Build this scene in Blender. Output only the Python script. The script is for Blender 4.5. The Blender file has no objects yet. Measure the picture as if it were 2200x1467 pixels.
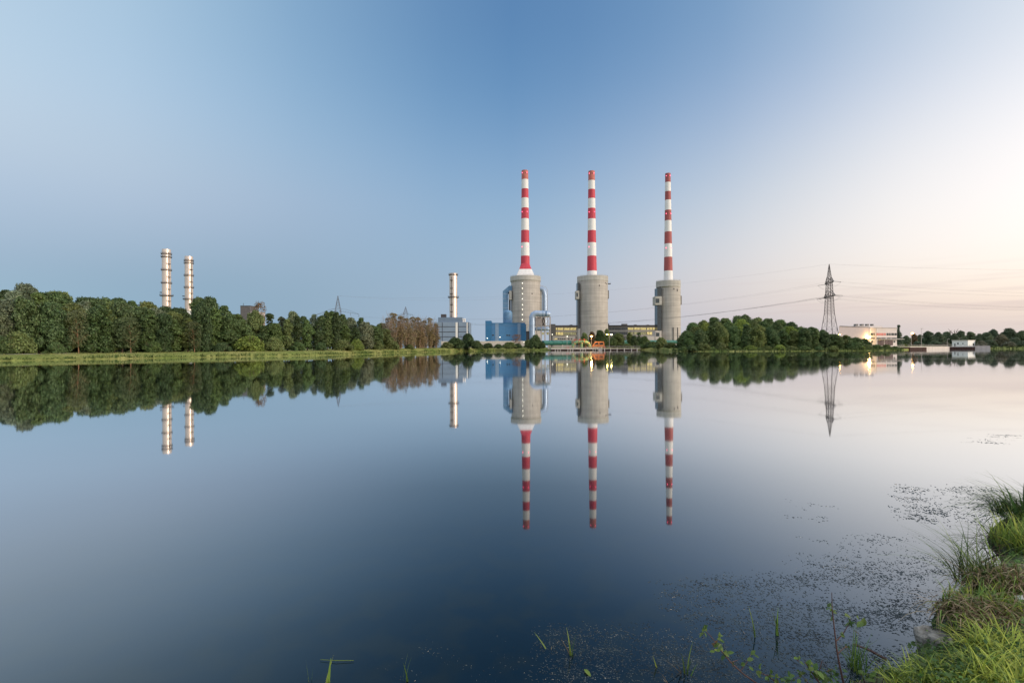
import bpy, math, random
import numpy as np
from mathutils import Vector, Matrix

R = math.radians
scene = bpy.context.scene
COL = scene.collection
HC = 2.2            # camera height above the water
F = 1100.0          # focal length in photo pixels (18 mm on 36 mm, 2200 px wide)
ROLL = 0.0039

def uv(x, y):
    u0, v0 = x - 1100.0, y - 733.5
    return u0 - ROLL * v0, v0 + ROLL * u0 - 12.9

def W(x, y, d):
    """photo direction (x, y) at depth d metres -> world point"""
    u, v = uv(x, y)
    return Vector((u * d / F, d, HC - v * d / F))

def WX(x, y, d): return W(x, y, d).x
def WZ(x, y, d): return W(x, y, d).z

def on_water(x, y, z=0.0):
    u, v = uv(x, y)
    d = (HC - z) * F / max(v, 1.0)
    return Vector((u * d / F, d, z))

def s2l(c):
    return tuple(((v / 255.0) / 12.92 if v / 255.0 <= 0.04045 else ((v / 255.0 + 0.055) / 1.055) ** 2.4) for v in c)

# ---------------------------------------------------------------- materials
def new_mat(name):
    m = bpy.data.materials.new(name); m.use_nodes = True
    nt = m.node_tree
    return m, nt, nt.nodes, nt.links, nt.nodes['Principled BSDF']

def mat_plain(name, col, rough=0.6, metal=0.0, var=0.12, scale=0.6, spec=0.4, stretch=(1, 1, 1), bump=0.0):
    m, nt, N, L, b = new_mat(name)
    tc = N.new('ShaderNodeTexCoord'); mp = N.new('ShaderNodeMapping'); mp.inputs['Scale'].default_value = stretch
    L.new(tc.outputs['Object'], mp.inputs['Vector'])
    n = N.new('ShaderNodeTexNoise'); n.inputs['Scale'].default_value = scale; n.inputs['Detail'].default_value = 5
    L.new(mp.outputs['Vector'], n.inputs['Vector'])
    r = N.new('ShaderNodeValToRGB')
    r.color_ramp.elements[0].position = 0.3; r.color_ramp.elements[1].position = 0.72
    r.color_ramp.elements[0].color = (*[c * (1 - var) for c in col], 1)
    r.color_ramp.elements[1].color = (*[min(1, c * (1 + var)) for c in col], 1)
    L.new(n.outputs['Fac'], r.inputs['Fac']); L.new(r.outputs['Color'], b.inputs['Base Color'])
    b.inputs['Roughness'].default_value = rough; b.inputs['Metallic'].default_value = metal
    b.inputs['Specular IOR Level'].default_value = spec
    if bump:
        bp = N.new('ShaderNodeBump'); bp.inputs['Strength'].default_value = bump; bp.inputs['Distance'].default_value = 0.05
        L.new(n.outputs['Fac'], bp.inputs['Height']); L.new(bp.outputs['Normal'], b.inputs['Normal'])
    return m

def mat_emit(name, col, strength):
    m = bpy.data.materials.new(name); m.use_nodes = True
    N, L = m.node_tree.nodes, m.node_tree.links
    N.remove(N['Principled BSDF'])
    e = N.new('ShaderNodeEmission'); e.inputs['Color'].default_value = (*col, 1); e.inputs['Strength'].default_value = strength
    L.new(e.outputs[0], N['Material Output'].inputs['Surface'])
    return m

def mat_concrete(name, col):
    """slip-formed concrete: pour bands round the shell, drip streaks, blotches"""
    m, nt, N, L, b = new_mat(name)
    tc = N.new('ShaderNodeTexCoord')
    def noise(stretch, scale, det=4):
        mp = N.new('ShaderNodeMapping'); mp.inputs['Scale'].default_value = stretch
        L.new(tc.outputs['Object'], mp.inputs['Vector'])
        n = N.new('ShaderNodeTexNoise'); n.inputs['Scale'].default_value = scale; n.inputs['Detail'].default_value = det
        L.new(mp.outputs['Vector'], n.inputs['Vector']); return n
    band = noise((0.03, 0.03, 1), 0.55, 3); streak = noise((1, 1, 0.05), 0.5, 5); blot = noise((1, 1, 1), 0.12, 6)
    add = N.new('ShaderNodeMath'); add.operation = 'ADD'; L.new(band.outputs['Fac'], add.inputs[0]); L.new(streak.outputs['Fac'], add.inputs[1])
    add2 = N.new('ShaderNodeMath'); add2.operation = 'ADD'; L.new(add.outputs[0], add2.inputs[0]); L.new(blot.outputs['Fac'], add2.inputs[1])
    div = N.new('ShaderNodeMath'); div.operation = 'DIVIDE'; div.inputs[1].default_value = 3; L.new(add2.outputs[0], div.inputs[0])
    r = N.new('ShaderNodeValToRGB'); e = r.color_ramp.elements
    e[0].position = 0.36; e[0].color = (*[c * 0.72 for c in col], 1)
    e[1].position = 0.62; e[1].color = (*[c * 1.14 for c in col], 1)
    L.new(div.outputs[0], r.inputs['Fac'])
    # thin dark joint lines
    sx = N.new('ShaderNodeSeparateXYZ'); L.new(tc.outputs['Object'], sx.inputs[0])
    mo = N.new('ShaderNodeMath'); mo.operation = 'MODULO'; mo.inputs[1].default_value = 2.9; L.new(sx.outputs['Z'], mo.inputs[0])
    lt = N.new('ShaderNodeMath'); lt.operation = 'LESS_THAN'; lt.inputs[1].default_value = 0.3; L.new(mo.outputs[0], lt.inputs[0])
    mu = N.new('ShaderNodeMath'); mu.operation = 'MULTIPLY'; mu.inputs[1].default_value = 0.45; L.new(lt.outputs[0], mu.inputs[0])
    mx = N.new('ShaderNodeMix'); mx.data_type = 'RGBA'; mx.inputs['B'].default_value = (*[c * 0.72 for c in col], 1)
    L.new(mu.outputs[0], mx.inputs['Factor']); L.new(r.outputs['Color'], mx.inputs['A'])
    L.new(mx.outputs['Result'], b.inputs['Base Color'])
    b.inputs['Roughness'].default_value = 0.85
    return m

def mat_leaf(name, trans=0.25, var=0.45, rough=0.5, col=None):
    """leaf cards: the colour is the object's own colour, varied leaf by leaf"""
    m, nt, N, L, b = new_mat(name)
    g = N.new('ShaderNodeNewGeometry')
    if col is None:
        oi = N.new('ShaderNodeObjectInfo'); src = oi.outputs['Color']
    else:
        rgb = N.new('ShaderNodeRGB'); rgb.outputs[0].default_value = (*col, 1); src = rgb.outputs[0]
    h = N.new('ShaderNodeHueSaturation')
    mr = N.new('ShaderNodeMapRange'); mr.inputs['To Min'].default_value = 1 - var; mr.inputs['To Max'].default_value = 1 + var
    L.new(g.outputs['Random Per Island'], mr.inputs['Value']); L.new(mr.outputs[0], h.inputs['Value'])
    mh = N.new('ShaderNodeMapRange'); mh.inputs['To Min'].default_value = 0.485; mh.inputs['To Max'].default_value = 0.515
    ml = N.new('ShaderNodeMath'); ml.operation = 'MULTIPLY'; ml.inputs[1].default_value = 7.31
    fr = N.new('ShaderNodeMath'); fr.operation = 'FRACT'
    L.new(g.outputs['Random Per Island'], ml.inputs[0]); L.new(ml.outputs[0], fr.inputs[0]); L.new(fr.outputs[0], mh.inputs['Value'])
    L.new(mh.outputs[0], h.inputs['Hue']); L.new(src, h.inputs['Color'])
    L.new(h.outputs[0], b.inputs['Base Color']); b.inputs['Roughness'].default_value = rough
    b.inputs['Specular IOR Level'].default_value = 0.25
    t = N.new('ShaderNodeBsdfTranslucent'); L.new(h.outputs[0], t.inputs['Color'])
    mx = N.new('ShaderNodeMixShader'); mx.inputs[0].default_value = trans
    L.new(b.outputs[0], mx.inputs[1]); L.new(t.outputs[0], mx.inputs[2])
    L.new(mx.outputs[0], N['Material Output'].inputs['Surface'])
    return m

M = {}
M['concrete'] = mat_concrete('weathered_concrete', (0.455, 0.43, 0.40))
M['rim'] = mat_concrete('rim_concrete', (0.455, 0.445, 0.415))
M['pale_concrete'] = mat_plain('pale_concrete', (0.52, 0.48, 0.45), 0.8, var=0.15)
M['white_paint'] = mat_plain('white_paint', (0.78, 0.78, 0.78), 0.6, var=0.07, scale=0.5, stretch=(1, 1, .12))
M['red_paint'] = mat_plain('red_paint', (0.54, 0.055, 0.085), 0.6, var=0.16, scale=0.5, stretch=(1, 1, .15))
M['faded_red'] = mat_plain('faded_red_paint', (0.50, 0.15, 0.13), 0.6, var=0.15, scale=0.5)
M['dull_red'] = mat_plain('dull_red_paint', (0.36, 0.09, 0.09), 0.6, var=0.16, scale=0.5, stretch=(1, 1, .15))
M['steel'] = mat_plain('brushed_steel_cladding', (0.70, 0.605, 0.55), 0.42, metal=0.65, var=0.08, scale=0.35, stretch=(1, 1, 0.3))
M['dark_steel'] = mat_plain('dark_steel', (0.06, 0.055, 0.06), 0.6, var=0.2)
M['lattice'] = mat_plain('galvanised_lattice', (0.10, 0.085, 0.085), 0.6, var=0.2)
M['cable'] = mat_plain('cable', (0.16, 0.14, 0.15), 0.6, var=0.1)
M['duct_blue'] = mat_plain('blue_duct_paint', (0.115, 0.24, 0.40), 0.5, var=0.12, scale=0.4)
M['duct_silver'] = mat_plain('silver_blue_duct', (0.33, 0.43, 0.58), 0.38, metal=0.35, var=0.1, scale=0.4)
M['hall_blue'] = mat_plain('blue_cladding', (0.065, 0.20, 0.40), 0.55, var=0.08, scale=0.4)
M['hall_deep'] = mat_plain('deep_blue_cladding', (0.03, 0.155, 0.33), 0.55, var=0.06, scale=0.4)
M['hall_stripe'] = mat_plain('pale_blue_cladding', (0.20, 0.30, 0.44), 0.5, var=0.06)
M['unit_grey'] = mat_plain('grey_blue_cladding', (0.21, 0.28, 0.38), 0.5, var=0.07, scale=0.3)
M['unit_dark'] = mat_plain('grey_blue_roof_cladding', (0.15, 0.215, 0.31), 0.5, var=0.07, scale=0.3)
M['joint'] = mat_plain('dark_joint', (0.05, 0.06, 0.08), 0.6, var=0.1)
M['bright_strip'] = mat_plain('bright_cladding_strip', (0.75, 0.74, 0.72), 0.4, var=0.05)
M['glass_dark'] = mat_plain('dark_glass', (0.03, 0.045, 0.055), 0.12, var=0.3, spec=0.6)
M['glass_red'] = mat_plain('painted_red_reflection', (0.62, 0.16, 0.13), 0.3, var=0.1)  # red reflection in the panes, put into the base colour
M['hall_grey'] = mat_plain('grey_hall_facade', (0.22, 0.205, 0.19), 0.8, var=0.1)
M['hall_tower'] = mat_plain('dark_grey_facade', (0.16, 0.155, 0.155), 0.8, var=0.1)
M['hall_band'] = mat_plain('light_facade_band', (0.36, 0.34, 0.32), 0.8, var=0.1)
M['green_pipe'] = mat_plain('green_pipe_paint', (0.018, 0.125, 0.105), 0.45, var=0.25, scale=0.5)
M['bend_green'] = mat_plain('light_green_pipe_paint', (0.17, 0.29, 0.14), 0.45, var=0.2, scale=0.7)
M['orange'] = mat_plain('orange_paint', (0.52, 0.20, 0.07), 0.5, var=0.2, scale=0.7)
M['jetty'] = mat_plain('jetty_concrete', (0.62, 0.57, 0.52), 0.8, var=0.15)
M['rail'] = mat_plain('grey_rail', (0.42, 0.38, 0.35), 0.6, var=0.15)
M['maroon'] = mat_plain('maroon_door', (0.06, 0.025, 0.03), 0.5, var=0.2)
M['house_cream'] = mat_plain('cream_facade', (0.71, 0.65, 0.61), 0.7, var=0.06)
M['house_grey'] = mat_plain('rosy_grey_facade', (0.42, 0.375, 0.385), 0.7, var=0.06)
M['hut_white'] = mat_plain('white_render', (0.82, 0.82, 0.83), 0.7, var=0.05)
M['rust'] = mat_plain('rusty_sheet_pile', (0.09, 0.045, 0.035), 0.8, var=0.3, stretch=(4, 4, 0.5))
M['bark'] = mat_plain('bark', (0.10, 0.075, 0.055), 0.9, var=0.3, scale=3, stretch=(1, 1, 0.3))
M['bark_tan'] = mat_plain('tan_bark', (0.26, 0.15, 0.085), 0.9, var=0.3, scale=2, stretch=(1, 1, 0.3))
M['bark_pale'] = mat_plain('pale_bark', (0.27, 0.195, 0.13), 0.9, var=0.25, scale=2, stretch=(1, 1, 0.3))
M['brick'] = mat_plain('brown_brick', (0.12, 0.115, 0.125), 0.85, var=0.2)
M['stone'] = mat_plain('grey_stone', (0.25, 0.235, 0.21), 0.9, var=0.65, scale=16, bump=1.0)
M['twig'] = mat_plain('reddish_twig', (0.085, 0.045, 0.04), 0.7, var=0.3, scale=20)
M['earth'] = mat_plain('dark_earth', (0.035, 0.027, 0.018), 0.95, var=0.5, scale=8, bump=0.8)
M['path'] = mat_plain('pale_gravel_path', (0.42, 0.38, 0.27), 0.9, var=0.15, scale=0.5)
M['leaf'] = mat_leaf('tree_leaf')
M['weed'] = mat_plain('floating_weed', (0.080, 0.105, 0.115), 0.25, var=0.6, scale=6, spec=0.8)
M['lit_window'] = mat_emit('lit_window', (1.0, 0.80, 0.33), 0.80)
M['lit_window_dim'] = mat_emit('dim_lit_window', (0.85, 0.78, 0.42), 0.36)
M['lamp_white'] = mat_emit('white_lamp', (1.0, 0.95, 0.75), 4)
M['lamp_red'] = mat_emit('red_warning_lamp', (1.0, 0.12, 0.22), 5)
M['lamp_orange'] = mat_emit('orange_lamp', (1.0, 0.50, 0.10), 42)
M['lamp_yellow'] = mat_emit('yellow_lamp', (1.0, 0.80, 0.22), 32)
M['flood'] = mat_emit('flood_lamp', (1.0, 0.62, 0.2), 90)

def window_glow(m, lo, hi):
    """lamps and machines seen behind the panes break the glow up"""
    N, L = m.node_tree.nodes, m.node_tree.links
    e = [n for n in N if n.type == 'EMISSION'][0]
    tc = N.new('ShaderNodeTexCoord'); n = N.new('ShaderNodeTexNoise'); n.inputs['Scale'].default_value = 0.5; n.inputs['Detail'].default_value = 4
    mp = N.new('ShaderNodeMapping'); mp.inputs['Scale'].default_value = (1, 1, 1.6); L.new(tc.outputs['Object'], mp.inputs[0]); L.new(mp.outputs[0], n.inputs['Vector'])
    mr = N.new('ShaderNodeMapRange'); mr.inputs['From Min'].default_value = 0.3; mr.inputs['From Max'].default_value = 0.7
    mr.inputs['To Min'].default_value = lo; mr.inputs['To Max'].default_value = hi
    L.new(n.outputs['Fac'], mr.inputs['Value']); L.new(mr.outputs[0], e.inputs['Strength'])
window_glow(M['lit_window'], 0.35, 1.05)
window_glow(M['lit_window_dim'], 0.15, 0.55)

# ---------------------------------------------------------------- mesh builder
class MB:
    def __init__(self): self.v, self.f, self.mi = [], [], []
    def face(self, idx, mi=0): self.f.append(tuple(idx)); self.mi.append(mi)
    def box(self, x0, x1, y0, y1, z0, z1, mi=0, rot=0.0, about=None):
        b = len(self.v); P = [(x0, y0, z0), (x1, y0, z0), (x1, y1, z0), (x0, y1, z0), (x0, y0, z1), (x1, y0, z1), (x1, y1, z1), (x0, y1, z1)]
        if rot:
            cx, cy = about if about else ((x0 + x1) / 2, (y0 + y1) / 2); c, s = math.cos(rot), math.sin(rot)
            P = [(cx + (x - cx) * c - (y - cy) * s, cy + (x - cx) * s + (y - cy) * c, z) for x, y, z in P]
        self.v += P
        for q in ((0, 3, 2, 1), (4, 5, 6, 7), (0, 1, 5, 4), (1, 2, 6, 5), (2, 3, 7, 6), (3, 0, 4, 7)): self.face([b + i for i in q], mi)
    def pbox(self, x0, y0, x1, y1, d0, d1, mi=0, zb=None):
        """box whose front face (depth d0) covers the photo rectangle"""
        a, c = W(x0, y0, d0), W(x1, y1, d0)
        self.box(a.x, c.x, d0, d1, c.z if zb is None else zb, a.z, mi)
    def lathe(self, prof, c, seg=48, mi=0, mis=None, cap=True):
        """prof: list of (radius, z); mis: material per span"""
        b = len(self.v)
        for r, z in prof:
            for k in range(seg):
                a = 2 * math.pi * k / seg; self.v.append((c[0] + r * math.cos(a), c[1] + r * math.sin(a), z))
        for j in range(len(prof) - 1):
            for k in range(seg):
                k2 = (k + 1) % seg
                self.face((b + j * seg + k, b + j * seg + k2, b + (j + 1) * seg + k2, b + (j + 1) * seg + k), mis[j] if mis else mi)
        if cap:
            self.face([b + (len(prof) - 1) * seg + k for k in range(seg)], mis[-1] if mis else mi)
            self.face([b + k for k in range(seg)][::-1], mis[0] if mis else mi)
    def tube(self, pts, r, seg=8, mi=0, cap=True):
        pts = [Vector(p) for p in pts]; n = len(pts); b = len(self.v)
        rs = r if isinstance(r, (list, tuple)) else [r] * n
        u = None
        for i, p in enumerate(pts):
            t = (pts[min(i + 1, n - 1)] - pts[max(i - 1, 0)]).normalized()
            if u is None:
                u = t.orthogonal().normalized()
            else:
                u = (u - t * u.dot(t)); u = u.normalized() if u.length > 1e-6 else t.orthogonal().normalized()
            w = t.cross(u)
            for k in range(seg):
                a = 2 * math.pi * k / seg; q = p + (u * math.cos(a) + w * math.sin(a)) * rs[i]; self.v.append(tuple(q))
        for i in range(n - 1):
            for k in range(seg):
                k2 = (k + 1) % seg; self.face((b + i * seg + k, b + i * seg + k2, b + (i + 1) * seg + k2, b + (i + 1) * seg + k), mi)
        if cap:
            self.face([b + k for k in range(seg)][::-1], mi); self.face([b + (n - 1) * seg + k for k in range(seg)], mi)
    def beam(self, a, c, w, mi=0): self.tube([a, c], w, 4, mi)
    def ball(self, c, r, seg=8, mi=0):
        self.lathe([(r * math.sin(math.pi * (i + 0.02) / 4.04), c[2] - r * math.cos(math.pi * (i + 0.02) / 4.04)) for i in range(5)], c, seg, mi)
    def blade(self, base, az, lean, length, width, droop, seg=4, mi=0):
        """tapering grass blade that leaves the ground at `lean` and bends over by `droop`"""
        b = len(self.v); p = Vector(base); ang = lean; step = length / seg
        side = Vector((-math.sin(az), math.cos(az), 0))
        for i in range(seg + 1):
            w = width * (1 - (i / seg) ** 1.6) * 0.5 + 0.0004
            self.v.append(tuple(p - side * w)); self.v.append(tuple(p + side * w))
            d = Vector((math.cos(az) * math.sin(ang), math.sin(az) * math.sin(ang), math.cos(ang)))
            p = p + d * step; ang += droop / seg
        for i in range(seg): self.face((b + 2 * i, b + 2 * i + 1, b + 2 * i + 3, b + 2 * i + 2), mi)
    def mesh(self, name, mats, origin=(0, 0, 0), smooth=None):
        me = bpy.data.meshes.new(name); o = np.array(origin)
        V = np.array(self.v, dtype=float).reshape(-1, 3) - o
        me.from_pydata(V.tolist(), [], self.f)
        for m in (mats if isinstance(mats, (list, tuple)) else [mats]): me.materials.append(m)
        me.polygons.foreach_set('material_index', self.mi)
        if smooth is not None:
            me.polygons.foreach_set('use_smooth', [True] * len(self.f))
            me.set_sharp_from_angle(angle=R(smooth))
        me.update(); return me
    def build(self, name, mats, parent=None, origin=None, smooth=None):
        if origin is None: origin = world_loc(parent) if parent else (0, 0, 0)
        o = bpy.data.objects.new(name, self.mesh(name, mats, origin, smooth)); COL.objects.link(o)
        if parent: o.parent = parent
        elif any(origin): o.location = origin
        return o

def world_loc(o):
    p = Vector((0, 0, 0))
    while o: p += o.location; o = o.parent
    return tuple(p)

def tag(o, label=None, cat=None, group=None, kind=None):
    for k, v in (('label', label), ('category', cat), ('group', group), ('kind', kind)):
        if v: o[k] = v
    return o

def thing(name, loc, label=None, cat=None, group=None):
    o = bpy.data.objects.new(name, None); COL.objects.link(o); o.location = loc; o.empty_display_size = 0.5
    return tag(o, label, cat, group)

def copy_tree(o, parent=None):
    c = o.copy(); COL.objects.link(c)
    if parent: c.parent = parent
    for ch in list(o.children): copy_tree(ch, c)
    return c

WORDS = 'first second third fourth fifth sixth seventh eighth ninth tenth eleventh twelfth thirteenth fourteenth fifteenth sixteenth seventeenth eighteenth nineteenth twentieth'.split()
WORDS += ['twenty-' + w for w in WORDS[:9]] + ['thirtieth'] + ['thirty-' + w for w in WORDS[:9]]
def nth(i): return 'leftmost' if i == 0 else WORDS[i] + ' from left'

# ---------------------------------------------------------------- camera
cam = bpy.data.cameras.new('camera'); cam.lens = 18; cam.sensor_width = 36; cam.shift_y = 12.9 / 2200
cam.clip_start = 0.05; cam.clip_end = 20000
co = bpy.data.objects.new('camera', cam); COL.objects.link(co)
co.location = (0, 0, HC); co.rotation_euler = (math.pi / 2, ROLL, 0)
scene.camera = co

# ---------------------------------------------------------------- sky
SUN_AZ, SUN_EL = R(118), R(11)
world = bpy.data.worlds.new('World'); scene.world = world; world.use_nodes = True
wn, wl = world.node_tree.nodes, world.node_tree.links
wn.clear()
def wnode(t, **kw):
    n = wn.new(t)
    for k, v in kw.items(): setattr(n, k, v)
    return n
def wmath(op, a, b=None):
    n = wnode('ShaderNodeMath', operation=op)
    for i, q in enumerate((a, b)):
        if q is None: continue
        if isinstance(q, (int, float)): n.inputs[i].default_value = q
        else: wl.new(q, n.inputs[i])
    return n.outputs[0]
tc = wnode('ShaderNodeTexCoord'); nz = wnode('ShaderNodeVectorMath', operation='NORMALIZE'); wl.new(tc.outputs['Generated'], nz.inputs[0])
sx = wnode('ShaderNodeSeparateXYZ'); wl.new(nz.outputs[0], sx.inputs[0])
AZ = wmath('MULTIPLY', wmath('ARCTAN2', sx.outputs['X'], sx.outputs['Y']), 180 / math.pi)
EL = wmath('MULTIPLY', wmath('ARCSINE', sx.outputs['Z']), 180 / math.pi)
ELN = wmath('DIVIDE', EL, 60.0)
SKY_SCALE = 4.0; SKY_GAIN = 1.03
ZEN = (60, 100, 155)
def col_stops(x, rows):
    """rows of (photo y, sRGB) at photo column x -> (azimuth, [(elevation, linear)])"""
    out = []
    for y, c in rows:
        u, v = uv(x, y); out.append((math.degrees(math.atan2(-v, math.hypot(u, F))), s2l(c)))
    w = max(0.0, min(1.0, (x - 1300) / 700.0)); g = [.985 + .04 * w, .985 - .0 * w, .965 + .01 * w]   # cool, slightly hazy left; warm right
    return math.degrees(math.atan2(uv(x, 373)[0], F)), sorted((e, tuple(q * k for q, k in zip(c, g))) for e, c in out)
stations = [
    col_stops(0, [(0, (182, 207, 230)), (100, (187, 212, 233)), (220, (192, 211, 231)), (300, (188, 206, 226)), (400, (176, 197, 221)), (480, (168, 189, 214)), (560, (155, 180, 205)), (640, (150, 182, 204)), (740, (150, 182, 204))]),
    col_stops(275, [(0, (170, 200, 226)), (150, (177, 203, 230)), (250, (181, 203, 227)), (350, (182, 201, 221)), (420, (178, 196, 220)), (500, (165, 186, 209)), (600, (145, 173, 198)), (740, (144, 175, 200))]),
    col_stops(550, [(0, (136, 173, 208)), (150, (146, 181, 214)), (300, (158, 188, 217)), (420, (166, 187, 213)), (500, (158, 180, 206)), (600, (144, 171, 195)), (660, (139, 168, 193)), (740, (139, 168, 193))]),
    col_stops(1090, [(0, (82, 126, 177)), (150, (91, 137, 186)), (250, (103, 147, 193)), (350, (122, 161, 202)), (450, (138, 174, 208)), (550, (150, 180, 208)), (650, (163, 183, 207)), (740, (168, 184, 206))]),
    col_stops(1580, [(0, (118, 156, 197)), (150, (138, 170, 207)), (250, (158, 183, 214)), (350, (178, 197, 221)), (450, (198, 209, 223)), (530, (212, 215, 223)), (600, (217, 213, 216)), (660, (214, 206, 209)), (690, (205, 203, 210)), (740, (200, 200, 208))]),
    col_stops(1740, [(0, (142, 174, 208)), (200, (174, 194, 222)), (350, (205, 215, 227)), (450, (221, 225, 231)), (550, (230, 229, 228)), (620, (236, 227, 219)), (680, (216, 206, 206)), (740, (204, 200, 206))]),
    col_stops(1900, [(0, (171, 196, 222)), (150, (196, 212, 232)), (250, (217, 226, 238)), (350, (234, 238, 242)), (450, (248, 247, 245)), (530, (254, 249, 243)), (600, (251, 243, 232)), (645, (244, 229, 215)), (690, (216, 206, 205)), (740, (207, 201, 204))]),
    col_stops(2200, [(0, (208, 221, 234)), (150, (228, 235, 244)), (250, (244, 247, 251)), (350, (252, 252, 253)), (450, (254, 254, 253)), (560, (255, 250, 242)), (620, (254, 241, 224)), (660, (243, 225, 209)), (690, (224, 213, 207)), (740, (215, 208, 205))]),
]
FRONT_L = stations[0]
def flat(az, pairs): return (az, pairs)
BK = 1.0
extra_r = [
    flat(75, [(0, (1.25, 0.98, 0.78)), (8, (1.7, 1.45, 1.2)), (22, (1.5, 1.45, 1.4)), (40, (0.9, 1.0, 1.15))]),
    flat(104, [(0, (1.4, 1.0, 0.75)), (8, (2.1, 1.7, 1.3)), (22, (1.7, 1.6, 1.45)), (40, (0.95, 1.02, 1.15))]),
    flat(140, [(0, (1.1, 0.95, 0.85)), (10, (1.35, 1.25, 1.15)), (28, (1.15, 1.15, 1.2)), (45, (0.8, 0.9, 1.05))]),
    flat(180, [(0, (0.85, 0.80, 0.80)), (15, (0.95, 0.95, 0.98)), (30, (0.85, 0.9, 1.0)), (45, (0.65, 0.75, 0.95))]),
]
extra_l = [
    flat(-180, extra_r[3][1]),
    flat(-120, [(0, (0.60, 0.60, 0.66)), (15, (0.72, 0.76, 0.85)), (30, (0.68, 0.76, 0.88)), (45, (0.5, 0.62, 0.8))]),
    flat(-75, [(0, (0.42, 0.52, 0.62)), (15, (0.50, 0.60, 0.74)), (30, (0.55, 0.66, 0.80)), (45, (0.4, 0.52, 0.7))]),
]
stations = extra_l + stations + extra_r
# smooth the hand-set columns into an even fan of azimuth stations
ELG = [0, 1, 2, 3.2, 4.5, 6, 7.5, 9, 11, 13, 15, 17, 19.5, 22, 24.5, 27, 30, 33, 37, 42, 48]
AZG = list(range(-180, -60, 30)) + [-60 + 7.5 * i for i in range(17)] + list(range(75, 181, 15))
KA = np.array([a for a, _ in stations], float)
EK = np.exp(-np.linspace(-2, 2, 17) ** 2 / 2); EK /= EK.sum()
TAB = np.array([[[sum(w * np.interp(abs(e + o), [q for q, _ in st], [c[k] for _, c in st]) for w, o in zip(EK, np.linspace(-2, 2, 17) * min(1.2, .25 + e * .12))) for k in range(3)] for e in ELG] for _, st in stations])
def sky_at(az):
    w = np.linspace(-1, 1, 13); ker = np.exp(-2.2 * w * w); ker /= ker.sum(); out = np.zeros((len(ELG), 3))
    sp = 12.0
    for q, k in zip(w * sp, ker):
        a = max(-180.0, min(180.0, az + q))
        i = int(np.clip(np.searchsorted(KA, a) - 1, 0, len(KA) - 2)); t = (a - KA[i]) / (KA[i + 1] - KA[i])
        out += k * ((1 - t) * TAB[i] + t * TAB[i + 1])
    return out
stations = [(az, [(e, tuple(float(q) for q in c)) for e, c in zip(ELG, sky_at(az))]) for az in AZG]
ZL = s2l(ZEN)
prev = None
for az, stops in stations:
    rp = wnode('ShaderNodeValToRGB'); cr = rp.color_ramp; cr.interpolation = 'B_SPLINE'
    st = [(max(0.0, min(1.0, e / 60.0)), c) for e, c in stops] + [(0.92, (0.95, 1.0, 1.08)), (0.995, (1.15, 1.18, 1.22))]
    ded = []
    for p, c in st:
        if not ded or p > ded[-1][0] + 1e-4: ded.append((p, c))
    while len(cr.elements) < len(ded): cr.elements.new(0.5)
    for i, (p, c) in enumerate(ded):
        cr.elements[i].position = p
    for i, (p, c) in enumerate(ded):
        cr.elements[i].color = (*[q / SKY_SCALE for q in c], 1)
    wl.new(ELN, rp.inputs['Fac'])
    if prev is None: cur = rp.outputs['Color']
    else:
        mr = wnode('ShaderNodeMapRange'); mr.inputs['From Min'].default_value = prev; mr.inputs['From Max'].default_value = az
        wl.new(AZ, mr.inputs['Value'])
        mx = wnode('ShaderNodeMix', data_type='RGBA'); wl.new(mr.outputs[0], mx.inputs['Factor'])
        wl.new(cur, mx.inputs['A']); wl.new(rp.outputs['Color'], mx.inputs['B']); cur = mx.outputs['Result']
    prev = az
# faint streaks of cloud low in the bright part of the sky
cv = wnode('ShaderNodeCombineXYZ'); wl.new(wmath('MULTIPLY', AZ, 0.045), cv.inputs[0]); wl.new(wmath('MULTIPLY', EL, 0.85), cv.inputs[1])
cn = wnode('ShaderNodeTexNoise'); cn.inputs['Scale'].default_value = 1.6; cn.inputs['Detail'].default_value = 4; wl.new(cv.outputs[0], cn.inputs['Vector'])
def wmr(v, a, b, c, d, smooth=False):
    n = wnode('ShaderNodeMapRange'); n.interpolation_type = 'SMOOTHSTEP' if smooth else 'LINEAR'
    for k, q in zip(('From Min', 'From Max', 'To Min', 'To Max'), (a, b, c, d)): n.inputs[k].default_value = q
    wl.new(v, n.inputs['Value']); return n.outputs[0]
cm = wmath('MULTIPLY', wmr(cn.outputs['Fac'], 0.47, 0.68, 0, 1, True), wmath('MULTIPLY', wmr(EL, 2.0, 9.0, 1, 0, True), wmr(AZ, 8, 32, 0, 1, True)))
mx = wnode('ShaderNodeMix', data_type='RGBA'); wl.new(wmath('MULTIPLY', cm, 0.38), mx.inputs['Factor'])
wl.new(cur, mx.inputs['A']); mx.inputs['B'].default_value = (*[q / SKY_SCALE for q in s2l((206, 188, 188))], 1); cur = mx.outputs['Result']
bg1 = wnode('ShaderNodeBackground'); wl.new(cur, bg1.inputs['Color']); bg1.inputs['Strength'].default_value = SKY_SCALE * SKY_GAIN
sk = wnode('ShaderNodeTexSky', sky_type='NISHITA'); sk.sun_disc = False; sk.sun_elevation = SUN_EL; sk.sun_rotation = SUN_AZ
bg2 = wnode('ShaderNodeBackground'); wl.new(sk.outputs[0], bg2.inputs['Color']); bg2.inputs['Strength'].default_value = 0.1
ms = wnode('ShaderNodeMixShader'); ms.inputs[0].default_value = 0.03
wl.new(bg1.outputs[0], ms.inputs[1]); wl.new(bg2.outputs[0], ms.inputs[2])
wo = wnode('ShaderNodeOutputWorld'); wl.new(ms.outputs[0], wo.inputs['Surface'])

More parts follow.
